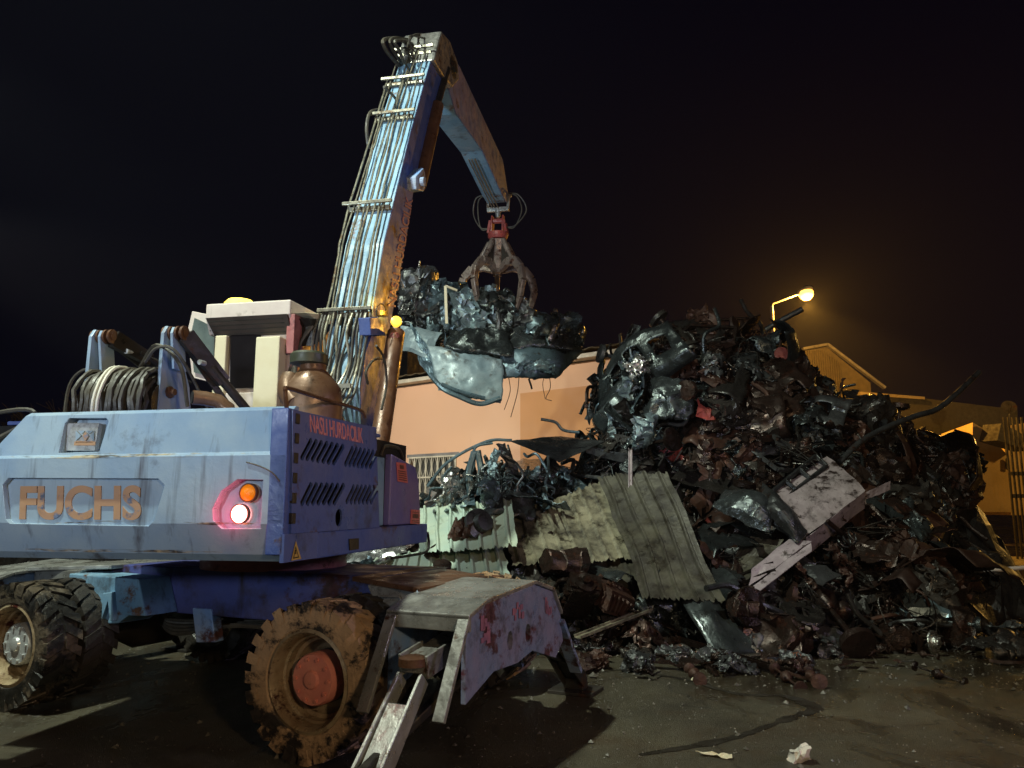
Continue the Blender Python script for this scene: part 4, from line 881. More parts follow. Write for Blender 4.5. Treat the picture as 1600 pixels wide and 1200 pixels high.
def vn(p): return noise.noise_vector(p)
def crumple(vs, amp, f, seed):
    o = V((seed*7.3, seed*3.1, seed*1.7)); out = []
    for p in vs:
        q = p+vn(p*f+o)*amp
        a = vn(p*f*2.1+o*2); q += V((abs(a.x), abs(a.y), abs(a.z)))*amp*.9
        a = vn(p*f*4.7+o*3); q += V((abs(a.x), abs(a.y), abs(a.z)))*amp*.42
        out.append(q)
    return out
def quad(P, nu=16, nv=12, amp=.04, f=1.6, seed=1, corr=0, ch=.025, bulge=0, jag=.0, holes=0):
    "bilinear patch P = bl, br, tr, tl ; corrugation ribs run along v"
    P = [V(p) for p in P]; rr = random.Random(seed)
    if corr: nu = corr*10
    N_ = (P[1]-P[0]).cross(P[3]-P[0]).normalized(); mb = MB(); vs = []
    for j in range(nv+1):
        for i in range(nu+1):
            u = i/nu; v = j/nv; uu, vv = u, v
            if j == 0: vv += rr.uniform(-jag, jag)
            if j == nv: vv += rr.uniform(-jag, jag)
            if i == 0: uu += rr.uniform(-jag, jag)*.5
            if i == nu: uu += rr.uniform(-jag, jag)*.5
            p = (P[0]*(1-uu)+P[1]*uu)*(1-vv)+(P[3]*(1-uu)+P[2]*uu)*vv
            if corr: p = p+N_*(ch if i % 10 in (4, 5) else 0)
            p = p+N_*bulge*(4*u*(1-u))*(4*v*(1-v))**.5
            vs.append(p)
    vs = crumple(vs, amp, f, seed) if not corr else [p+vn(p*f+V((seed, 0, 0)))*amp for p in vs]
    fs = [(j*(nu+1)+i, j*(nu+1)+i+1, (j+1)*(nu+1)+i+1, (j+1)*(nu+1)+i) for j in range(nv) for i in range(nu) if not (holes and noise.noise(V((i*.45+seed, j*.45, seed))) > holes)]
    mb.add(vs, fs); return mb
def blob(c, ax, sx, sy, sz, amp=.12, f=1.8, seed=1, n=9):
    "crushed box-like mass"
    bm = bmesh.new(); bmesh.ops.create_cube(bm, size=1); bmesh.ops.subdivide_edges(bm, edges=bm.edges[:], cuts=n, use_grid_fill=True)
    X = V(ax).normalized(); Z = V((0, 0, 1)); Z = (Z-X*Z.dot(X)).normalized(); Y = Z.cross(X)
    vs = []
    for v in bm.verts:
        q = v.co; s = 1-.18*(q.length-.5); vs.append(V(c)+X*q.x*sx*s+Y*q.y*sy*s+Z*q.z*sz*s)
    idx = {v: i for i, v in enumerate(bm.verts)}; fs = [tuple(idx[v] for v in f_.verts) for f_ in bm.faces]; bm.free()
    mb = MB(); mb.add(crumple([v-V(c) for v in vs], amp, f, seed), fs); mb.v = [v+V(c) for v in mb.v]; return mb
def hero(name, mb, m, label, cat, solid=.006, smooth=False, group=None, bevel=0):
    c = sum(mb.v, V())/len(mb.v); o = link(name, mb, m, None, smooth, bevel, off=c, solid=solid); return tag(o, label, cat, group)
def hq(pts, out=.25):
    r = []
    for q in pts:
        if len(q) == 3: r.append(atY(*q))
        else: p = hit(*q); r.append(p-(p-CAM).normalized()*out)
    return r

# --- random scrap library (unit sized), then individuals
LIB = {}
def lib(kind, mb): LIB.setdefault(kind, []).append(mb)
for s in range(6):
    sx = random.uniform(.7, 1.2); sy = random.uniform(.4, .8)
    lib('crumpled_panel', quad([(-sx/2, -sy/2, 0), (sx/2, -sy/2, 0), (sx/2, sy/2, .1), (-sx/2, sy/2, 0)], 26, 18, .16, 2.1+.3*s, s+3, bulge=.14, jag=.05, holes=.40))
    q = quad([(-.5, -.12, 0), (.5, -.12, 0), (.5, .12, 0), (-.5, .12, 0)], 18, 3, .14, 2.0, s+31, jag=.05); lib('twisted_strip', q)
    r_ = random.Random(s); pts = [V((-.5, 0, 0))]
    for k in range(5): pts.append(pts[-1]+V((.22, r_.uniform(-.16, .16), r_.uniform(-.12, .12))))
    q = MB(); q.tube([p-V((.05, 0, 0)) for p in arc(pts, 20)], .028, 8); lib('bent_pipe', q)
    q = MB(); p2 = arc([V((r_.uniform(-.5, .5), r_.uniform(-.5, .5), r_.uniform(-.25, .25))) for k in range(9)], 48); q.tube(p2, .009, 5); q.tube([p.yxz*.9 for p in p2], .007, 4); lib('wire_tangle', q)
    # bent channel beam
    q = MB(); n_ = 10; vs = []
    for i in range(n_+1):
        x = -.6+1.2*i/n_
        for y, z in ((-.07, .05), (-.07, -.05), (.07, -.05), (.07, .05)): vs.append(V((x, y, z)))
    q.add(crumple(vs, .06, 1.4, s+50), [(4*i+k, 4*i+k+1, 4*i+k+5, 4*i+k+4) for i in range(n_) for k in range(3)]); lib('channel_beam', q)
for s in range(4):
    r_ = random.Random(s+70)
    q = MB(); q.lathe((0, 0, 0), (0, 0, 1), [(.16, 0), (.17, .05), (.30, .06), (.40, .02), (.47, .03), (.5, .0), (.5, -.05), (.44, -.10), (.44, -.32), (.5, -.38), (.47, -.4), (.41, -.30), (.40, -.1), (.25, -.02), (.15, -.04)], 26, closed=True)
    q.v = crumple(q.v, .04*s, 2, s); lib('wheel_rim', q)
    q = MB(); q.lathe((0, 0, 0), (0, 0, 1), [(.08, -.08), (.5, -.06), (.5, .0), (.26, .01), (.25, .16), (.18, .18), (.17, .24), (.07, .25)], 24)
    for k in range(5): t = 2*pi*k/5; q.lathe((.2*cos(t), .2*sin(t), .15), (0, 0, 1), [(.03, 0), (.03, .10)], 6)
    lib('brake_disc', q)
    q = MB(); fr = Frame((0, 0, 0), (1, 0, 0)); q.box(fr, -.42, .42, -.25, .25, -.25, .2)
    for k in range(4): q.lathe((-.3+.2*k, 0, .2), (0, 0, 1), [(.085, 0), (.085, .08), (.06, .08), (.06, .01)], 14)
    for k in range(7): q.box(fr, -.45+.13*k, -.40+.13*k, -.31, .31, -.18, .14)
    q.lathe((-.42, 0, -.05), (-1, 0, 0), [(.2, 0), (.2, .06), (.08, .07), (.08, .14)], 18); q.lathe((.42, -.02, .0), (1, 0, 0), [(.24, 0), (.22, .16), (.12, .34), (.07, .5)], 18)
    q.tube(arc([V((-.3, .28, .1)), V((-.1, .42, .16)), V((.2, .42, .1)), V((.35, .3, -.1))], 12), .04, 8)
    q.v = crumple(q.v, .03+.02*s, 2.2, s+9); lib('engine_block', q)
    q = MB(); q.tube([V((-.75, 0, 0)), V((-.2, .01, 0)), V((.2, -.01, .01)), V((.75, 0, 0))], .035, 10); q.lathe((-.75, 0, 0), (1, 0, 0), [(.05, -.06), (.19, -.05), (.19, .02), (.08, .04), (.05, .12)], 18); q.lathe((.05, 0, 0), (1, 0, 0), [(.05, -.2), (.15, -.08), (.17, 0), (.15, .08), (.05, .2)], 16); q.lathe((.75, 0, 0), (-1, 0, 0), [(.05, -.06), (.16, -.05), (.16, .02), (.06, .06)], 16)
    q.v = crumple(q.v, .03*s, 1.2, s+19); lib('axle_shaft', q)
    q = MB(); q.tube([V((.13*cos(t), .13*sin(t), -.4+t*.022)) for t in [k*.42 for k in range(84)]], .018, 6); lib('coil_spring', q)
    q = blob((0, 0, 0), (1, 0, 0), 1, .65, .45, .20, 2.6, s+90, 13); lib('crushed_casing', q)
    q = MB(); q.lathe((0, 0, 0), (1, 0, 0), [(.24, -.45), (.26, -.43), (.26, -.15), (.28, -.13), (.26, -.11), (.26, .2), (.28, .22), (.26, .24), (.26, .43), (.24, .45)], 22); q.v = crumple(q.v, .08+.03*s, 2.2, s+29); lib('crushed_drum', q)
    # gutted car door: frame with window opening
    q = quad([(-.5, -.35, 0), (.5, -.35, 0), (.52, .1, .02), (-.5, .1, 0)], 16, 8, .07, 1.8, s+40, bulge=.06, jag=.02)
    for a, b in (((-.5, .1, 0), (-.35, .45, 0)), ((-.35, .45, 0), (.45, .42, .03)), ((.45, .42, .03), (.52, .1, .02)), ((-.45, -.2, .05), (.48, -.16, .06))): q.bar(a, b, .05, .04)
    lib('door_shell', q)
def bodypanel(s):
    r_ = random.Random(s+300); n, m_ = 30, 20; vs = []
    for j in range(m_+1):
        for i in range(n+1):
            u, v = i/n, j/m_; x = (u-.5)*1.1; y = (v-.5)*.62
            z = .14*(1-(2*u-1)**2)*(.6+.4*v)-.10*max(0, (v-.82)/.18)**1.0-.12*max(0, (.12-v)/.12)
            z += .02*(1 if .30 < v < .36 else 0)
            vs.append(V((x, y, z)))
    fs = []
    for j in range(m_):
        for i in range(n):
            u, v = (i+.5)/n, (j+.5)/m_
            if s % 3 == 0 and ((u-.33)/.2)**2+(v/.42)**2 < 1: continue          # wheel arch
            if s % 3 == 1 and .22 < u < .80 and .50 < v < .80: continue           # window opening
            if s % 3 == 2 and (abs(u-.3) < .09 or abs(u-.55) < .09 or abs(u-.8) < .07) and .3 < v < .6: continue   # inner frame cut-outs
            fs.append((j*(n+1)+i, j*(n+1)+i+1, (j+1)*(n+1)+i+1, (j+1)*(n+1)+i))
    q = MB(); o_ = V((s*3.3, s, 0))
    vs = [p+vn(p*1.5+o_)*.13+V([abs(c) for c in vn(p*3.4+o_)])*.05 for p in vs]
    q.add(vs, fs); return q
for s in range(6): lib('bodywork_sheet', bodypanel(s))
MATS = {}
meshes = {}
def scrap(kind, var, mk, loc, rot, sc, label, cat, group):
    key = (kind, var % len(LIB[kind]), mk)
    if key not in meshes:
        sm = kind in ('bodywork_sheet', 'crumpled_panel', 'crushed_casing', 'door_shell', 'bent_pipe', 'coil_spring', 'brake_disc', 'wheel_rim', 'axle_shaft', 'crushed_drum', 'engine_block')
        me = LIB[kind][key[1]].mesh(kind, (0, 0, 0), sm); me.materials.append(SM[mk]); meshes[key] = me
    o = bpy.data.objects.new(kind, meshes[key]); COL.objects.link(o); o.location = loc; o.rotation_euler = rot
    if kind in ('bodywork_sheet', 'crumpled_panel', 'door_shell', 'twisted_strip'):
        md = o.modifiers.new('solid', 'SOLIDIFY'); md.thickness = .006
    o.scale = sc if isinstance(sc, tuple) else (sc,)*3
    return tag(o, label, cat, group)
NICE = dict(bodywork_sheet=('crushed car body panel', 'car panel'), crumpled_panel=('crumpled sheet metal panel', 'metal panel'), twisted_strip=('twisted metal strip', 'metal strip'), bent_pipe=('bent pipe', 'pipe'), wire_tangle=('tangle of loose wire', 'wire'),
 channel_beam=('bent channel beam', 'beam'), wheel_rim=('bare wheel rim', 'wheel rim'), brake_disc=('brake disc with hub', 'brake disc'), engine_block=('oily engine block', 'engine'), axle_shaft=('axle shaft', 'axle'),
 coil_spring=('coil spring', 'spring'), crushed_casing=('crushed metal casing', 'casing'), crushed_drum=('crushed drum', 'drum'), door_shell=('gutted car door', 'car door'))
CN = dict(paleblue='pale blue', wet='wet dark steel', grey='grey steel', blue='blue-grey', brown='dark brown', black='oily black', rust='rusty red-brown', silver='bright alloy', pinkw='pale pink', red='red painted', mint='mint green', copper='copper coloured', yellow='yellow')
def zone(p):
    if p.y > 14.6: return 'at the back of the heap'
    if p.x < .9: return 'on the low left shoulder of the heap' if p.z > .7 else 'at the left foot of the heap'
    if p.x > 6.3: return 'on the right hand mound of the heap' if p.z > .8 else 'at the right foot of the heap'
    if p.z > 3.6: return 'near the crest of the heap'
    if p.z > 1.3: return 'on the dark middle face of the heap'
    return 'at the front foot of the heap'
rr = random.Random(99)
KW = [('bodywork_sheet', 62, .9, 1.8), ('crumpled_panel', 150, .35, 1.0), ('twisted_strip', 280, .4, 1.15), ('bent_pipe', 230, .4, 1.3), ('wire_tangle', 130, .4, 1.0), ('channel_beam', 130, .4, 1.1), ('wheel_rim', 22, .4, .62), ('brake_disc', 70, .22, .42), ('engine_block', 50, .35, .65),
      ('axle_shaft', 60, .45, .95), ('coil_spring', 30, .4, .7), ('crushed_casing', 90, .3, .9), ('crushed_drum', 24, .4, .8), ('door_shell', 20, .8, 1.3)]
for kind, n_, s0, s1 in KW:
    for k in range(n_):
        p, nn_ = surf_pt(rr, .9)
        if inzone(p) and rr.random() < (.93 if kind in ('twisted_strip', 'bent_pipe', 'brake_disc', 'wire_tangle', 'axle_shaft') else 1): continue
        if p.x < .9: mk = rr.choice(['grey', 'blue', 'wet', 'black', 'silver', 'wet', 'blue', 'blue'])  # bluish silver mix: cool light on the left heap put into colour
        elif p.x < 2.4: mk = rr.choice(['grey', 'wet', 'black', 'brown', 'wet', 'black', 'brown', 'wet'])
        else: mk = rr.choice(['brown', 'brown', 'rust', 'black', 'rust', 'grey', 'brown', 'black', 'wet', 'brown'])
        if kind in ('brake_disc', 'engine_block', 'axle_shaft', 'wheel_rim', 'coil_spring') and mk == 'blue': mk = 'brown'
        if rr.random() < .012: mk = 'red'
        if kind == 'wire_tangle': mk = 'black'
        q = (nn_.to_track_quat('Z', 'Y').to_matrix() @ Matrix.Rotation(rr.uniform(0, 2*pi), 3, 'Z') @ Matrix.Rotation(rr.gauss(0, .55), 3, 'X') @ Matrix.Rotation(rr.gauss(0, .45), 3, 'Y')).to_euler()
        sc = rr.uniform(s0, s1); 
        if p.x < .9: sc *= .85
        lbl = f'{CN[mk]} {NICE[kind][0]} {zone(p)}'
        scrap(kind, rr.randrange(9), mk, p+nn_*rr.uniform(-.02, .14)*min(1, sc*1.5), q, sc, lbl, NICE[kind][1], lbl.replace(' a ', ' ')+' pieces')

# ------------------------------------------------------------------ scrap pieces one can point at
hero('corrugated_sheet', quad(hq([(560, 908), (800, 903), (782, 846), (585, 872)], .75), 0, 14, .05, 1.2, 5, corr=11, ch=.035, jag=.02), SM['mint'], 'pale mint corrugated sheet lying lowest beside the machine chassis', 'corrugated sheet')
hero('corrugated_sheet', quad(hq([(655, 862), (806, 856), (800, 782), (655, 795)], .75), 0, 14, .05, 1.2, 6, corr=7, ch=.035, jag=.02), SM['mint'], 'mint corrugated sheet with ochre patches just right of the purple tank', 'corrugated sheet')
hero('corrugated_sheet', quad(hq([(800, 888), (1010, 870), (950, 752), (786, 806)], .50), 0, 16, .06, 1.0, 7, corr=9, ch=.035, jag=.02), SM['ochre'], 'dirty ochre grey corrugated sheet in the middle of the left heap', 'corrugated sheet')
hero('corrugated_sheet', quad(hq([(1005, 930), (1132, 938), (1046, 736), (935, 745)], .7), 0, 22, .07, 1.1, 8, corr=5, ch=.03, jag=.015), SM['ochredark'], 'long yellowish corrugated sheet leaning steeply against the heap front', 'corrugated sheet', solid=.008)
hero('corrugated_sheet', quad(hq([(940, 940), (1040, 945), (990, 845), (905, 862)], .4), 0, 8, .05, .9, 9, corr=4, ch=.03, jag=.03), SM['ochredark'], 'short brown corrugated sheet standing below the long leaning one', 'corrugated sheet')
hero('crushed_fender', quad(hq([(660, 805), (790, 770), (775, 718), (668, 750)], .55), 18, 12, .09, 1.6, 11, bulge=.12, jag=.03), SM['carblue'], 'pale blue-grey crushed car wing above the mint corrugated sheets', 'car wing')
hero('crushed_fender', quad(hq([(775, 800), (870, 790), (860, 735), (765, 735)], .5), 16, 12, .12, 2.0, 12, bulge=.15, jag=.05), SM['carblue'], 'dark blue folded car wing right of the pale crushed wing', 'car wing')
hero('flat_dark_plate', quad([atY(795, 690, 11.3), atY(872, 724, 10.9), atY(945, 690, 11.2), atY(875, 682, 12)], 10, 8, .03, 1, 13), SM['grey'], 'flat dark green-grey triangular plate jutting over the peach wall', 'metal plate')
hero('flat_dark_plate', quad(hq([(835, 775), (910, 797), (915, 760), (860, 745)], .6), 10, 8, .05, 1.2, 14), SM['blue'], 'dark glossy bent plate hanging over the ochre corrugated sheet', 'metal plate')
mb = MB(); C0 = hit(915, 668); C0 -= (C0-CAM).normalized()*.5; Fc = Frame(C0, (.95, -.2, 0))
for z in (-.24, .24): mb.box(Fc, -.42, .42, -.12, .12, z-.02, z+.02)
for a in (-.42, .42): mb.box(Fc, a-.03, a+.03, -.12, .12, -.24, .24)
for z in (-.15, -.03, .09): mb.box(Fc, -.40, .40, -.09, -.05, z, z+.025)
mb.box(Fc, -.4, .4, .05, .09, -.22, .22); mb.v = [v-C0 for v in mb.v]; mb.v = crumple(mb.v, .06, 1.8, 3); mb.v = [v+C0 for v in mb.v]
hero('crushed_radiator', mb, SM['black'], 'black crushed radiator frame with bars at the left edge of the crest', 'radiator', solid=0)
for k, (pts, mk, lb_) in enumerate((([(664, 806), (735, 788), (742, 722), (672, 748)], 'paleblue', 'pale blue torn roof skin nearest the purple tank'), ([(738, 755), (800, 750), (805, 715), (752, 720)], 'paleblue', 'pale folded sheet behind the two teal pillars'), ([(800, 755), (860, 765), (872, 718), (806, 712)], 'wet', 'dark wet sheet under the jutting triangular plate'), ([(745, 812), (835, 808), (830, 772), (752, 768)], 'grey', 'grey sheet lying along the top edge of the ochre corrugated sheet'), ([(930, 600), (985, 650), (1010, 590), (955, 552)], 'blue', 'blue-grey sheet at the upper left edge of the crest'), ([(1000, 650), (1080, 660), (1090, 600), (1015, 590)], 'wet', 'dark wet bent sheet left of the highest part of the crest'))):
    hero('torn_sheet', quad(hq(pts, .6), 22, 16, .13, 1.9, 130+k, bulge=.10, jag=.03), SM[mk], lb_, 'metal sheet', smooth=True)
rq = random.Random(61)
for k in range(110):
    px, py = (rq.uniform(680, 900), rq.uniform(715, 785)) if k < 70 else (rq.uniform(915, 1010), rq.uniform(550, 680))
    p = hit(px, py); p = p-(p-CAM).normalized()*rq.uniform(.2, .75); kind = rq.choice(['twisted_strip', 'bent_pipe', 'bent_pipe', 'twisted_strip', 'wire_tangle', 'channel_beam', 'crumpled_panel']); mk = rq.choice(['blue', 'silver', 'wet', 'paleblue', 'grey', 'black'])
    if p.y > 15: continue
    where = 'above the corrugated sheets' if k < 70 else 'at left edge of the crest'
    lb_ = f'{CN[mk]} {NICE[kind][0]} {where}'
    scrap(kind, rq.randrange(6), mk, p, (rq.uniform(0, 6), rq.uniform(0, 6), rq.uniform(0, 6)), rq.uniform(.3, .7), lb_, NICE[kind][1], lb_+' pieces')
# car pillars standing left of the wing
for k, (pts, lb_) in enumerate((([(668, 760), (700, 722), (760, 690), (800, 688)], 'long thin curved trim strip arching above the pale crushed wing'), ([(700, 770), (738, 735), (742, 700), (770, 692)], 'short bent window frame strip beside the tall pillars'), ([(735, 775), (733, 740), (741, 706)], 'left one of two upright teal car pillars'), ([(748, 775), (752, 740), (746, 704)], 'right one of two upright teal car pillars'), ([(845, 655), (868, 660), (880, 672), (905, 676)], 'thin wire loop sticking out over the peach wall'))):
    P = [hit(x, y+30)*0+atY(x, y, 11.0) for x, y in pts]; mb = MB(); mb.tube(arc(P, 18), .022 if k in (0, 1, 4) else .05, 7); hero('trim_strip', mb, SM['carblue'], lb_, 'trim strip', solid=0, smooth=True)
hero('crushed_fender', quad(hq([(520, 885), (640, 868), (625, 850), (560, 862)], .3), 14, 8, .08, 2, 15, bulge=.1), SM['silver'], 'bright crumpled sheet peeking under the machine deck', 'metal sheet')
# tailgate like folded panel
Y0 = 9.9
tg = empty('folded_tailgate', atY(1270, 800, 10.1), 'pale pink-white folded tailgate with dark burnt patches right of centre', 'tailgate')
mb = quad([atY(1195, 778, 9.9), atY(1258, 842, 9.5), atY(1352, 768, 9.8), atY(1292, 712, 10.4)], 22, 16, .03, 1.4, 21, bulge=.03); link('outer_skin', mb, SM['burnt'], tg, solid=.01)
mb = quad([atY(1258, 842, 9.5), atY(1262, 868, 9.6), atY(1352, 796, 9.9), atY(1352, 768, 9.8)], 16, 5, .03, 1.4, 22); link('lower_flange', mb, SM['pinkw'], tg, solid=.01)
mb = quad([atY(1155, 790, 9.9), atY(1240, 850, 9.55), atY(1262, 842, 9.5), atY(1200, 780, 9.85)], 16, 8, .04, 1.4, 23, bulge=.04); link('side_skin', mb, SM['grey'], tg, solid=.01)
fr = [atY(1207, 768, 9.95), atY(1222, 782, 9.9), atY(1292, 728, 10.2), atY(1275, 712, 10.3)]
mb = MB()
for i in range(4): mb.bar(fr[i], fr[(i+1) % 4], .05, .05)
for t in (.3, .62): mb.bar(fr[0].lerp(fr[3], t), fr[1].lerp(fr[2], t), .07, .05)
link('slotted_frame', mb, SM['grey'], tg, bevel=.008)
bp = empty('dented_bumper', atY(1220, 885, 9.2), 'pinkish dented boxy bumper section below the folded tailgate', 'bumper')
mb = quad([atY(1170, 920, 9.2), atY(1186, 926, 9.1), atY(1268, 862, 9.3), atY(1268, 846, 9.4)], 16, 5, .03, 2, 24); link('lower_face', mb, SM['pinkw'], bp, solid=.01)
mb = quad([atY(1172, 890, 9.3), atY(1170, 918, 9.2), atY(1268, 848, 9.4), atY(1232, 844, 9.55)], 16, 7, .03, 2, 25); link('upper_face', mb, SM['pinkw'], bp, solid=.01)
mb = quad([atY(1120, 905, 9.5), atY(1172, 905, 9.3), atY(1225, 846, 9.6), atY(1170, 842, 9.9)], 14, 9, .06, 2, 26); link('torn_skin', mb, SM['ochredark'], bp, solid=.008)
hero('curved_wing', quad([atY(1112, 790, 9.9), atY(1195, 838, 9.5), atY(1215, 790, 9.8), atY(1135, 768, 10.2)], 16, 12, .05, 1.5, 27, bulge=.22), SM['wet'], 'dark glossy arched wheel arch panel left of the folded tailgate', 'wheel arch')
hero('curved_wing', quad([atY(1180, 800, 9.7), atY(1245, 850, 9.4), atY(1262, 830, 9.5), atY(1190, 755, 10)], 16, 12, .06, 1.5, 28, bulge=.15), SM['grey'], 'grey rounded bonnet corner tucked under the folded tailgate', 'bonnet corner')
hero('bent_sheet', quad([atY(1055, 745, 10.8), atY(1180, 800, 10.2), atY(1200, 770, 10.5), atY(1080, 720, 11.1)], 16, 10, .09, 1.3, 29), SM['black'], 'dark bent sheet sloping left of the tailgate', 'metal sheet')
# pipes and beams
def pipe(pts, r_, m, label, nm='long_pipe', cat='pipe', smooth=True, n=24):
    mb = MB(); mb.tube(arc(pts, n), r_, 12); return hero(nm, mb, m, label, cat, solid=0, smooth=smooth)
pipe([atY(1312, 722, 10.6), atY(1345, 690, 10.8), atY(1385, 668, 11), atY(1430, 650, 11.1), atY(1463, 640, 11.2), atY(1495, 615, 11.3), atY(1530, 581, 11.4)], .042, SM['grey'], 'long bent grey pipe rising over the right hand mound into the sky')
pipe([atY(1478, 897, 10), atY(1540, 892, 10), atY(1640, 884, 10)], .028, M['white'], 'straight white pipe sticking out level past the right frame edge')
pipe([atY(1196, 516, 13.3), atY(1222, 500, 13.2), atY(1254, 483, 13.1)], .05, SM['grey'], 'short grey tube pointing up beneath the street lamp')
pipe([atY(1090, 505, 13.2), atY(1130, 500, 13.2), atY(1170, 497, 13.2)], .03, SM['brown'], 'thin brown tube lying level along the highest part of the crest')
pipe([atY(1000, 530, 13), atY(1010, 523, 13), atY(1060, 517, 13), atY(1085, 512, 13)], .035, SM['brown'], 'curved brown bar over the left side of the crest')
pipe([atY(1218, 532, 13.2), atY(1222, 533, 13.2), atY(1240, 532, 13.2)], .03, M['yellow'], 'small yellowish T-shaped rod at the crest right of the lamp pole')
def beam(p, q, w_, h_, m, label, nm, cat):
    mb = MB(); d = (q-p)
    n_ = 8
    for i in range(1):
        mb.bar(p, q, w_, .012); s = d.cross(V((0, 0, 1))).normalized()*w_/2
        mb.bar(p+s+V((0, 0, h_/2)), q+s+V((0, 0, h_/2)), .012, h_); mb.bar(p-s+V((0, 0, h_/2)), q-s+V((0, 0, h_/2)), .012, h_)
    return hero(nm, mb, m, label, cat, solid=0, bevel=.003)
beam(onz(1052, 1000, .12), onz(1238, 1056, .02), .07, .05, SM['brown'], 'long brown channel beam lying toward the camera on the asphalt', 'channel_beam', 'beam')
beam(onz(1190, 1002, .05), onz(1352, 1012, .03), .09, .06, SM['brown'], 'dark brown beam lying level at the heap front right of centre', 'channel_beam', 'beam')
beam(onz(1180, 965, .22), onz(1300, 965, .25), .10, .07, SM['brown'], 'rusty beam resting above the lower level beam', 'channel_beam', 'beam')
beam(atY(902, 997, 8.4), atY(1062, 935, 9.3), .10, .03, SM['ochre'], 'pale wooden looking plank leaning below the corrugated sheet', 'plank', 'plank')
beam(atY(985, 815, 10.2), atY(985, 702, 10.4), .04, .03, SM['pinkw'], 'thin upright pinkish strip before the dark corrugated sheets', 'upright_strip', 'metal strip')
# right lower panels
hero('crushed_bonnet', quad([atY(1335, 935, 9.9), atY(1465, 940, 9.7), atY(1440, 880, 10.1), atY(1345, 885, 10.2)], 18, 12, .08, 1.6, 41, bulge=.2), SM['brown'], 'brown dented car bonnet low on the right foot of the heap', 'car bonnet')
hero('crushed_bonnet', quad([atY(1380, 965, 9.2), atY(1505, 975, 9.0), atY(1490, 950, 9.3), atY(1390, 925, 9.6)], 18, 10, .07, 1.6, 42, bulge=.12), SM['blue'], 'dark glossy folded bonnet edge touching the asphalt at right', 'car bonnet')
hero('crushed_bonnet', quad([atY(1440, 930, 9.5), atY(1490, 965, 9.2), atY(1520, 910, 9.5), atY(1470, 890, 9.8)], 12, 10, .05, 1.6, 43, bulge=.08), SM['brown'], 'reddish brown upright panel at the right end of the heap', 'metal panel')
hero('crushed_bonnet', quad([atY(1350, 800, 10.4), atY(1400, 850, 10), atY(1440, 800, 10.3), atY(1370, 770, 10.7)], 14, 12, .06, 1.6, 44, bulge=.1), SM['brown'], 'triangular brown panel hanging right of the folded tailgate', 'metal panel')
hero('number_strip', quad([atY(1352, 782, 9.9), atY(1392, 766, 10), atY(1392, 754, 10), atY(1350, 770, 9.9)], 8, 3, .03, 2, 45), SM['pinkw'], 'short pale strip poking out from the tailgate right corner', 'metal strip')
# scattered pieces on the asphalt
def gp(px, py, z=0): return onz(px, py, z)
GP = [('brake_disc', 'silver', (1460, 1003), .15, .24, (1.5, .2, .6), 'bright round brake disc standing on the asphalt at right'), ('axle_shaft', 'black', (1425, 1000), .10, .36, (.1, 0, -.2), 'black steering shaft attached beside the bright disc'),
      ('crushed_casing', 'grey', (1245, 1036), .08, .26, (.3, .1, .5), 'small grey motor casing in front of the heap'), ('coil_spring', 'copper', (1238, 1026), .14, .26, (1.3, .2, .4), 'small copper winding in front of the heap'),
      ('crumpled_panel', 'black', (1560, 1020), .08, .75, (.2, .1, .3), 'black crumpled panel flat on the asphalt near the right edge'), ('twisted_strip', 'grey', (1585, 1008), .10, .6, (.3, .2, 1.2), 'grey twisted strip on the asphalt at the right edge'), ('crumpled_panel', 'grey', (1590, 995), .14, .5, (.5, .3, 2), 'grey crumpled scrap at the very right edge'),
      ('crumpled_panel', 'grey', (1160, 1000), .16, .62, (.6, .2, .4), 'grey crumpled box sheet at the front foot centre'), ('engine_block', 'black', (1060, 985), .16, .5, (.2, .3, .5), 'black finned engine in front below the leaning sheet'), ('crushed_casing', 'brown', (940, 1000), .1, .5, (.1, .2, .9), 'brown casing at the left front foot near the outrigger'),
      ('twisted_strip', 'brown', (1090, 1040), .03, .5, (.1, 0, .4), 'thin brown strip lying on the asphalt'), ('bent_pipe', 'black', (1110, 1030), .04, .9, (0, 0, -.3), 'black bent rod lying on the asphalt'), ('wheel_rim', 'brown', (1170, 950), .30, .42, (1.3, .2, .3), 'brown wheel rim upright below the bumper'), ('crumpled_panel', 'brown', (1010, 1005), .1, .7, (.2, .1, 1), 'brown curled sheet at the front foot left of centre'),
      ('crushed_drum', 'brown', (880, 880), .65, .6, (.2, .1, .5), 'brown round drum above the end plate of the outrigger'), ('engine_block', 'rust', (955, 935), .30, .55, (.5, .3, .9), 'rusty engine block left of the plank'), ('engine_block', 'brown', (905, 930), .3, .6, (.2, .7, 1.9), 'brown engine with pulley behind the outrigger end'),
      ('wheel_rim', 'grey', (957, 868), .75, .42, (.6, .2, .3), 'grey open wheel rim on the ochre corrugated sheet'), ('crushed_drum', 'brown', (1165, 955), .3, .4, (.6, .2, .3), 'round brown disc shaped drum before the bumper'), ('bent_pipe', 'grey', (1200, 950), .4, 1.3, (.2, .3, .1), 'arched grey tube in front of the bumper'),
      ('crushed_casing', 'copper', (712, 845), .9, .0, (0, 0, 0), '')]
for kind, mk, (px, py), z, sc, rot, lb_ in GP:
    pos = gp(px, py, z)
    if z >= .3: pos = hit(px, py); pos = pos-(pos-CAM).normalized()*.62
    if sc: scrap(kind, px % 4, mk, pos, rot, sc, lb_, NICE[kind][1], None)
rr = random.Random(5)
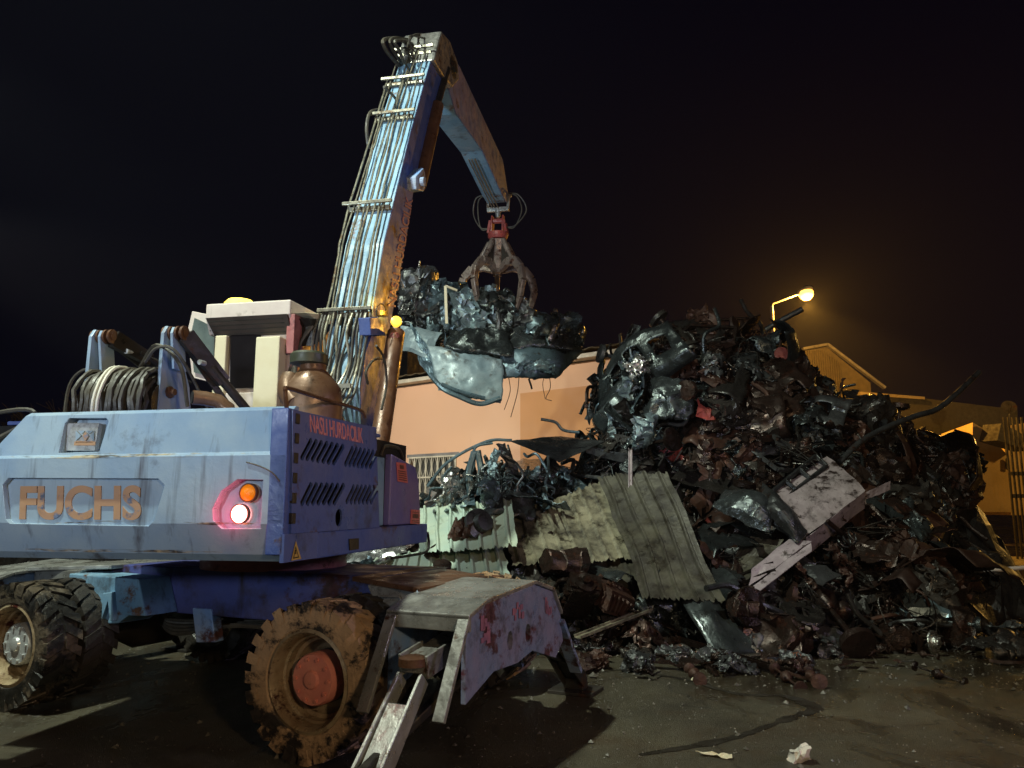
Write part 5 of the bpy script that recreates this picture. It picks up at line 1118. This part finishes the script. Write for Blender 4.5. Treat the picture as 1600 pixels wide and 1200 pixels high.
for k in range(130):
    px = rr.uniform(880, 1590); py = 985+(rr.random()**2)*75 if px > 1150 else 1000+(rr.random()**2)*60
    kind = rr.choice(['twisted_strip', 'crumpled_panel', 'bent_pipe', 'crushed_casing', 'axle_shaft', 'channel_beam']); mk = rr.choice(['brown', 'black', 'grey', 'brown', 'rust']); 
    lb_ = f'small {CN[mk]} {NICE[kind][0]} lying loose on the asphalt before the heap'
    scrap(kind, rr.randrange(5), mk, gp(px, py, .04), (rr.uniform(-.2, .2), rr.uniform(-.2, .2), rr.uniform(0, 6)), rr.uniform(.10, .42), lb_, NICE[kind][1], lb_+' pieces')
# motor with copper brown fins by the deck
c = hit(722, 832)-(hit(722, 832)-CAM).normalized()*.65; mt = empty('electric_motor', c, 'brown crushed alternator in the mint sheets beside the purple tank', 'alternator')
mb = blob(c, (1, -.3, 0), .32, .24, .22, .12, 4, 3, 10); link('casing', mb, SM['rust'], mt)
mb = MB(); mb.lathe(c+V((.18, 0, .08)), (.6, -.8, .3), [(.05, .0), (.2, .02), (.2, .08), (.12, .1), (.11, .2), (.03, .21)], 20); link('pulley', mb, SM['grey'], mt, smooth=True)
# grit and tiny metal bits strewn over the yard: nobody could count them
mb = MB(); rr = random.Random(77)
for k in range(7500):
    y = 3.6+7.2*rr.random()**.8; x = rr.uniform(-4.5, 7.5)*(.35+y/9); s_ = rr.uniform(.002, .007)*(1+2.2*(rr.random() < .04))
    if y > 7.2 and rr.random() < .5: s_ *= 2
    p = V((x, y, s_*.4)); a = V((cos(k), sin(k), rr.uniform(-.3, .3)))*s_; b = V((-sin(k), cos(k), rr.uniform(-.3, .6)))*s_*.7
    mb.add([p-a-b, p+a-b, p+a+b, p-a+b, p+V((0, 0, s_))], [(0, 1, 4), (1, 2, 4), (2, 3, 4), (3, 0, 4)])
tag(link('grit', mb, mat('yard_grit', (.16, .14, .11), (.05, .045, .035), dirt=.3, rough=.5, scale=12, bump=0)), 'grit and tiny metal bits strewn over the asphalt', 'grit', kind='stuff')
# puddle at the right that mirrors the yellow wall
pm = mat('puddle_water', (.012, .010, .007), dirt=0, rough=.06, bump=.12, bscale=9, roughvar=.02)
mb = MB(); c = onz(1590, 905); ring = [c+V((cos(t)*(2.6+.5*noise.noise(V((cos(t), sin(t), 4)))), sin(t)*(3.0+1.2*noise.noise(V((cos(t)*2, sin(t)*2, 1)))), .004)) for t in [2*pi*k/60 for k in range(60)]]; mb.add(ring, [tuple(range(60))])
tag(link('puddle', mb, pm), 'shallow puddle at the right edge mirroring the yellow wall', 'puddle', kind='structure')
# litter
mb = blob(gp(1249, 1184, .03), (1, 0, 0), .10, .07, .07, .05, 9, 3, 4); hero('white_rubble', mb, mat('white_rubble', (.8, .72, .64), dirt=.3, rough=.7), 'small round white lump on the asphalt at the bottom edge', 'stone', solid=0, smooth=True)
mb = quad([gp(1085, 1178, .01), gp(1140, 1188, .01), gp(1142, 1180, .02), gp(1100, 1174, .02)], 12, 4, .03, 6, 3); hero('torn_paper', mb, M['cream'], 'torn pale scrap of paper on the asphalt at the bottom edge', 'litter', solid=.002)
mb = quad([gp(1080, 1064, .01), gp(1098, 1066, .01), gp(1098, 1061, .01), gp(1082, 1060, .01)], 6, 4, .02, 6, 5); hero('torn_paper', mb, M['cream'], 'tiny white paper flake beside the oily trail', 'litter', solid=.002)

# --- the load in the grab: a crushed car and scrap around it
YG = G0.y; 
car = empty('crushed_car', atY(760, 560, YG), 'crushed blue-grey car body hanging from the grab', 'wrecked car')
def cq(pts, d=-.35): return [atY(x, y, YG+(q[0] if q else 0)+d) for x, y, *q in pts]
mb = quad(cq([(684, 610, -.75), (782, 632, -.8), (786, 562, -.6), (664, 540, -.55)]), 30, 22, .045, 1.5, 61, bulge=.07, jag=.012); link('bonnet', mb, SM['bonnetpaint'], car, solid=.012, smooth=True)
mb = quad(cq([(655, 572, -.45), (692, 608, -.75), (674, 545, -.55), (640, 505, -.3)]), 14, 10, .06, 1.8, 62); link('side_skin', mb, SM['carblue'], car, solid=.012)
mb = quad(cq([(619, 545, -.35), (668, 560, -.5), (690, 520, -.35), (624, 511, -.3)]), 14, 8, .05, 1.8, 63, bulge=.06); link('windscreen_pillar', mb, SM['bonnetpaint'], car, solid=.02)
mb = MB(); mb.tube(arc(cq([(672, 585, -.6), (692, 607, -.8), (718, 620, -.85), (750, 631, -.85), (782, 622, -.85)]), 20), .045, 8); mb.tube(arc(cq([(690, 600, -.82), (720, 612, -.88), (758, 622, -.88)]), 14), .03, 6); link('bumper', mb, SM['carblue'], car, smooth=True)
mb = quad(cq([(776, 598, -.5), (866, 588, -.3), (912, 548, .0), (782, 545, -.5)]), 26, 14, .06, 1.5, 64, bulge=.16, jag=.02); link('roof_panel', mb, SM['carblue'], car, solid=.012, smooth=True)
mb = quad(cq([(782, 546, -.5), (912, 550, .0), (884, 512, .2), (800, 500, -.1)]), 26, 12, .08, 1.7, 65, bulge=.08); link('door_skin', mb, SM['wet'], car, solid=.012, smooth=True)
mb = quad(cq([(690, 548, -.6), (800, 560, -.6), (790, 520, -.3), (700, 515, -.3)]), 22, 10, .10, 1.6, 68, bulge=.1); link('dashboard', mb, SM['wet'], car, solid=.012, smooth=True)
mb = blob(atY(790, 560, YG+.1), (1, 0, .05), 2.0, 1.2, .55, .25, 1.6, 66, 12); link('floor_pan', mb, SM['black'], car)
mb = quad(cq([(800, 590, -.6), (862, 585, -.5), (855, 560, -.55), (800, 562, -.62)]), 14, 8, .12, 2.4, 67, holes=.25); link('torn_wing', mb, SM['blue'], car, solid=.01)
for pts, r_ in (([(795, 590), (797, 612), (788, 640)], .007), ([(811, 590), (808, 615), (798, 652)], .007), ([(857, 580), (860, 605), (853, 622), (862, 626)], .007), ([(826, 592), (829, 600), (831, 608)], .018), ([(852, 585), (848, 600), (852, 624)], .006)):
    mb = MB(); mb.tube(arc([atY(x, y, YG-.5) for x, y in pts], 14), r_, 5); link('dangling_wire', mb, M['dark'], car)
LOAD = [((652, 472), .62, .95, .5, 'grey', 'crumpled upright grey casing at the left end of the grabbed load'), ((694, 490), .6, .95, .6, 'blue', 'bluish crumpled mass left of the middle claw'), ((735, 500), .75, .95, .6, 'paleblue', 'crumpled bluish metal under the middle claw'),
        ((772, 502), .6, .85, .6, 'wet', 'crushed dark metal right of the middle claw'), ((808, 500), .45, .62, .5, 'grey', 'bright ribbed crushed box right of the claws'), ((850, 512), .9, .36, .5, 'blue', 'dark crumpled metal on the right side of the load'), ((888, 535), .5, .22, .4, 'wet', 'small dark piece at the right tip of the load'), ((660, 520), .7, .45, .5, 'wet', 'dark oily mass above the crushed car wing')]
for k, ((px, py), w_, h_, d_, mk, lb_) in enumerate(LOAD):
    mb = blob(atY(px, py, YG-.15), (1, .1*(k % 3-1), .1), w_, d_+.3, h_, .17, 3.0, 70+k, 20); hero('crushed_metal', mb, SM[mk], lb_, 'crushed metal', solid=0, smooth=True)
rr = random.Random(8)
for k in range(70):
    px = rr.uniform(635, 895); t = (px-635)/260; py = rr.uniform(446+t*62, 535+t*18); mk = rr.choice(['grey', 'blue', 'paleblue', 'wet', 'blue', 'silver', 'wet'])
    kind = rr.choice(['crumpled_panel', 'twisted_strip', 'bent_pipe', 'wire_tangle', 'bent_pipe', 'twisted_strip', 'bodywork_sheet']); side = 'left' if px < 735 else 'right'
    lb_ = f'small {CN[mk]} {NICE[kind][0]} in the {side} half of the grabbed load'
    scrap(kind, rr.randrange(6), mk, atY(px, py, YG-.55+rr.uniform(0, .3)), (rr.uniform(0, 6), rr.uniform(0, 6), rr.uniform(0, 6)), rr.uniform(.3, .62), lb_, NICE[kind][1], lb_+' pieces')
pipe([atY(656, 408, YG-.2), atY(652, 428, YG-.2), atY(645, 445, YG-.2)], .018, SM['silver'], 'thin bright wire rising at the left end of the load', 'bent_wire', 'wire')
pipe([atY(663, 425, YG-.2), atY(668, 440, YG-.2), atY(672, 460, YG-.2)], .018, SM['grey'], 'second thin wire rising beside the bright one', 'bent_wire', 'wire')
mb = MB(); mb.bar(atY(696, 447, YG-.7), atY(698, 506, YG-.7), .05, .05); mb.bar(atY(696, 447, YG-.7), atY(714, 454, YG-.6), .04, .04); hero('pale_angle_bar', mb, M['cream'], 'pale yellow angle bar upright before the left claw', 'metal bar', solid=0, bevel=.004)

# ------------------------------------------------------------------ thin haze volume, added to give the street lamp its halo
hz = bpy.data.materials.new('halo_haze'); hz.use_nodes = True; t = hz.node_tree; t.nodes.clear()
ho = t.nodes.new('ShaderNodeOutputMaterial'); hv = t.nodes.new('ShaderNodeVolumePrincipled'); hv.inputs['Density'].default_value = .0005; hv.inputs['Color'].default_value = (.9, .92, 1, 1); hv.inputs['Anisotropy'].default_value = .35
t.links.new(hv.outputs[0], ho.inputs['Volume'])
mb = MB(); mb.box(Frame((0, 0, 0), (1, 0, 0)), -160, 160, -30, 145, -1, 16)
tag(link('haze', mb, hz), 'thin added haze over the yard giving the street lamp its halo', 'haze', kind='stuff')
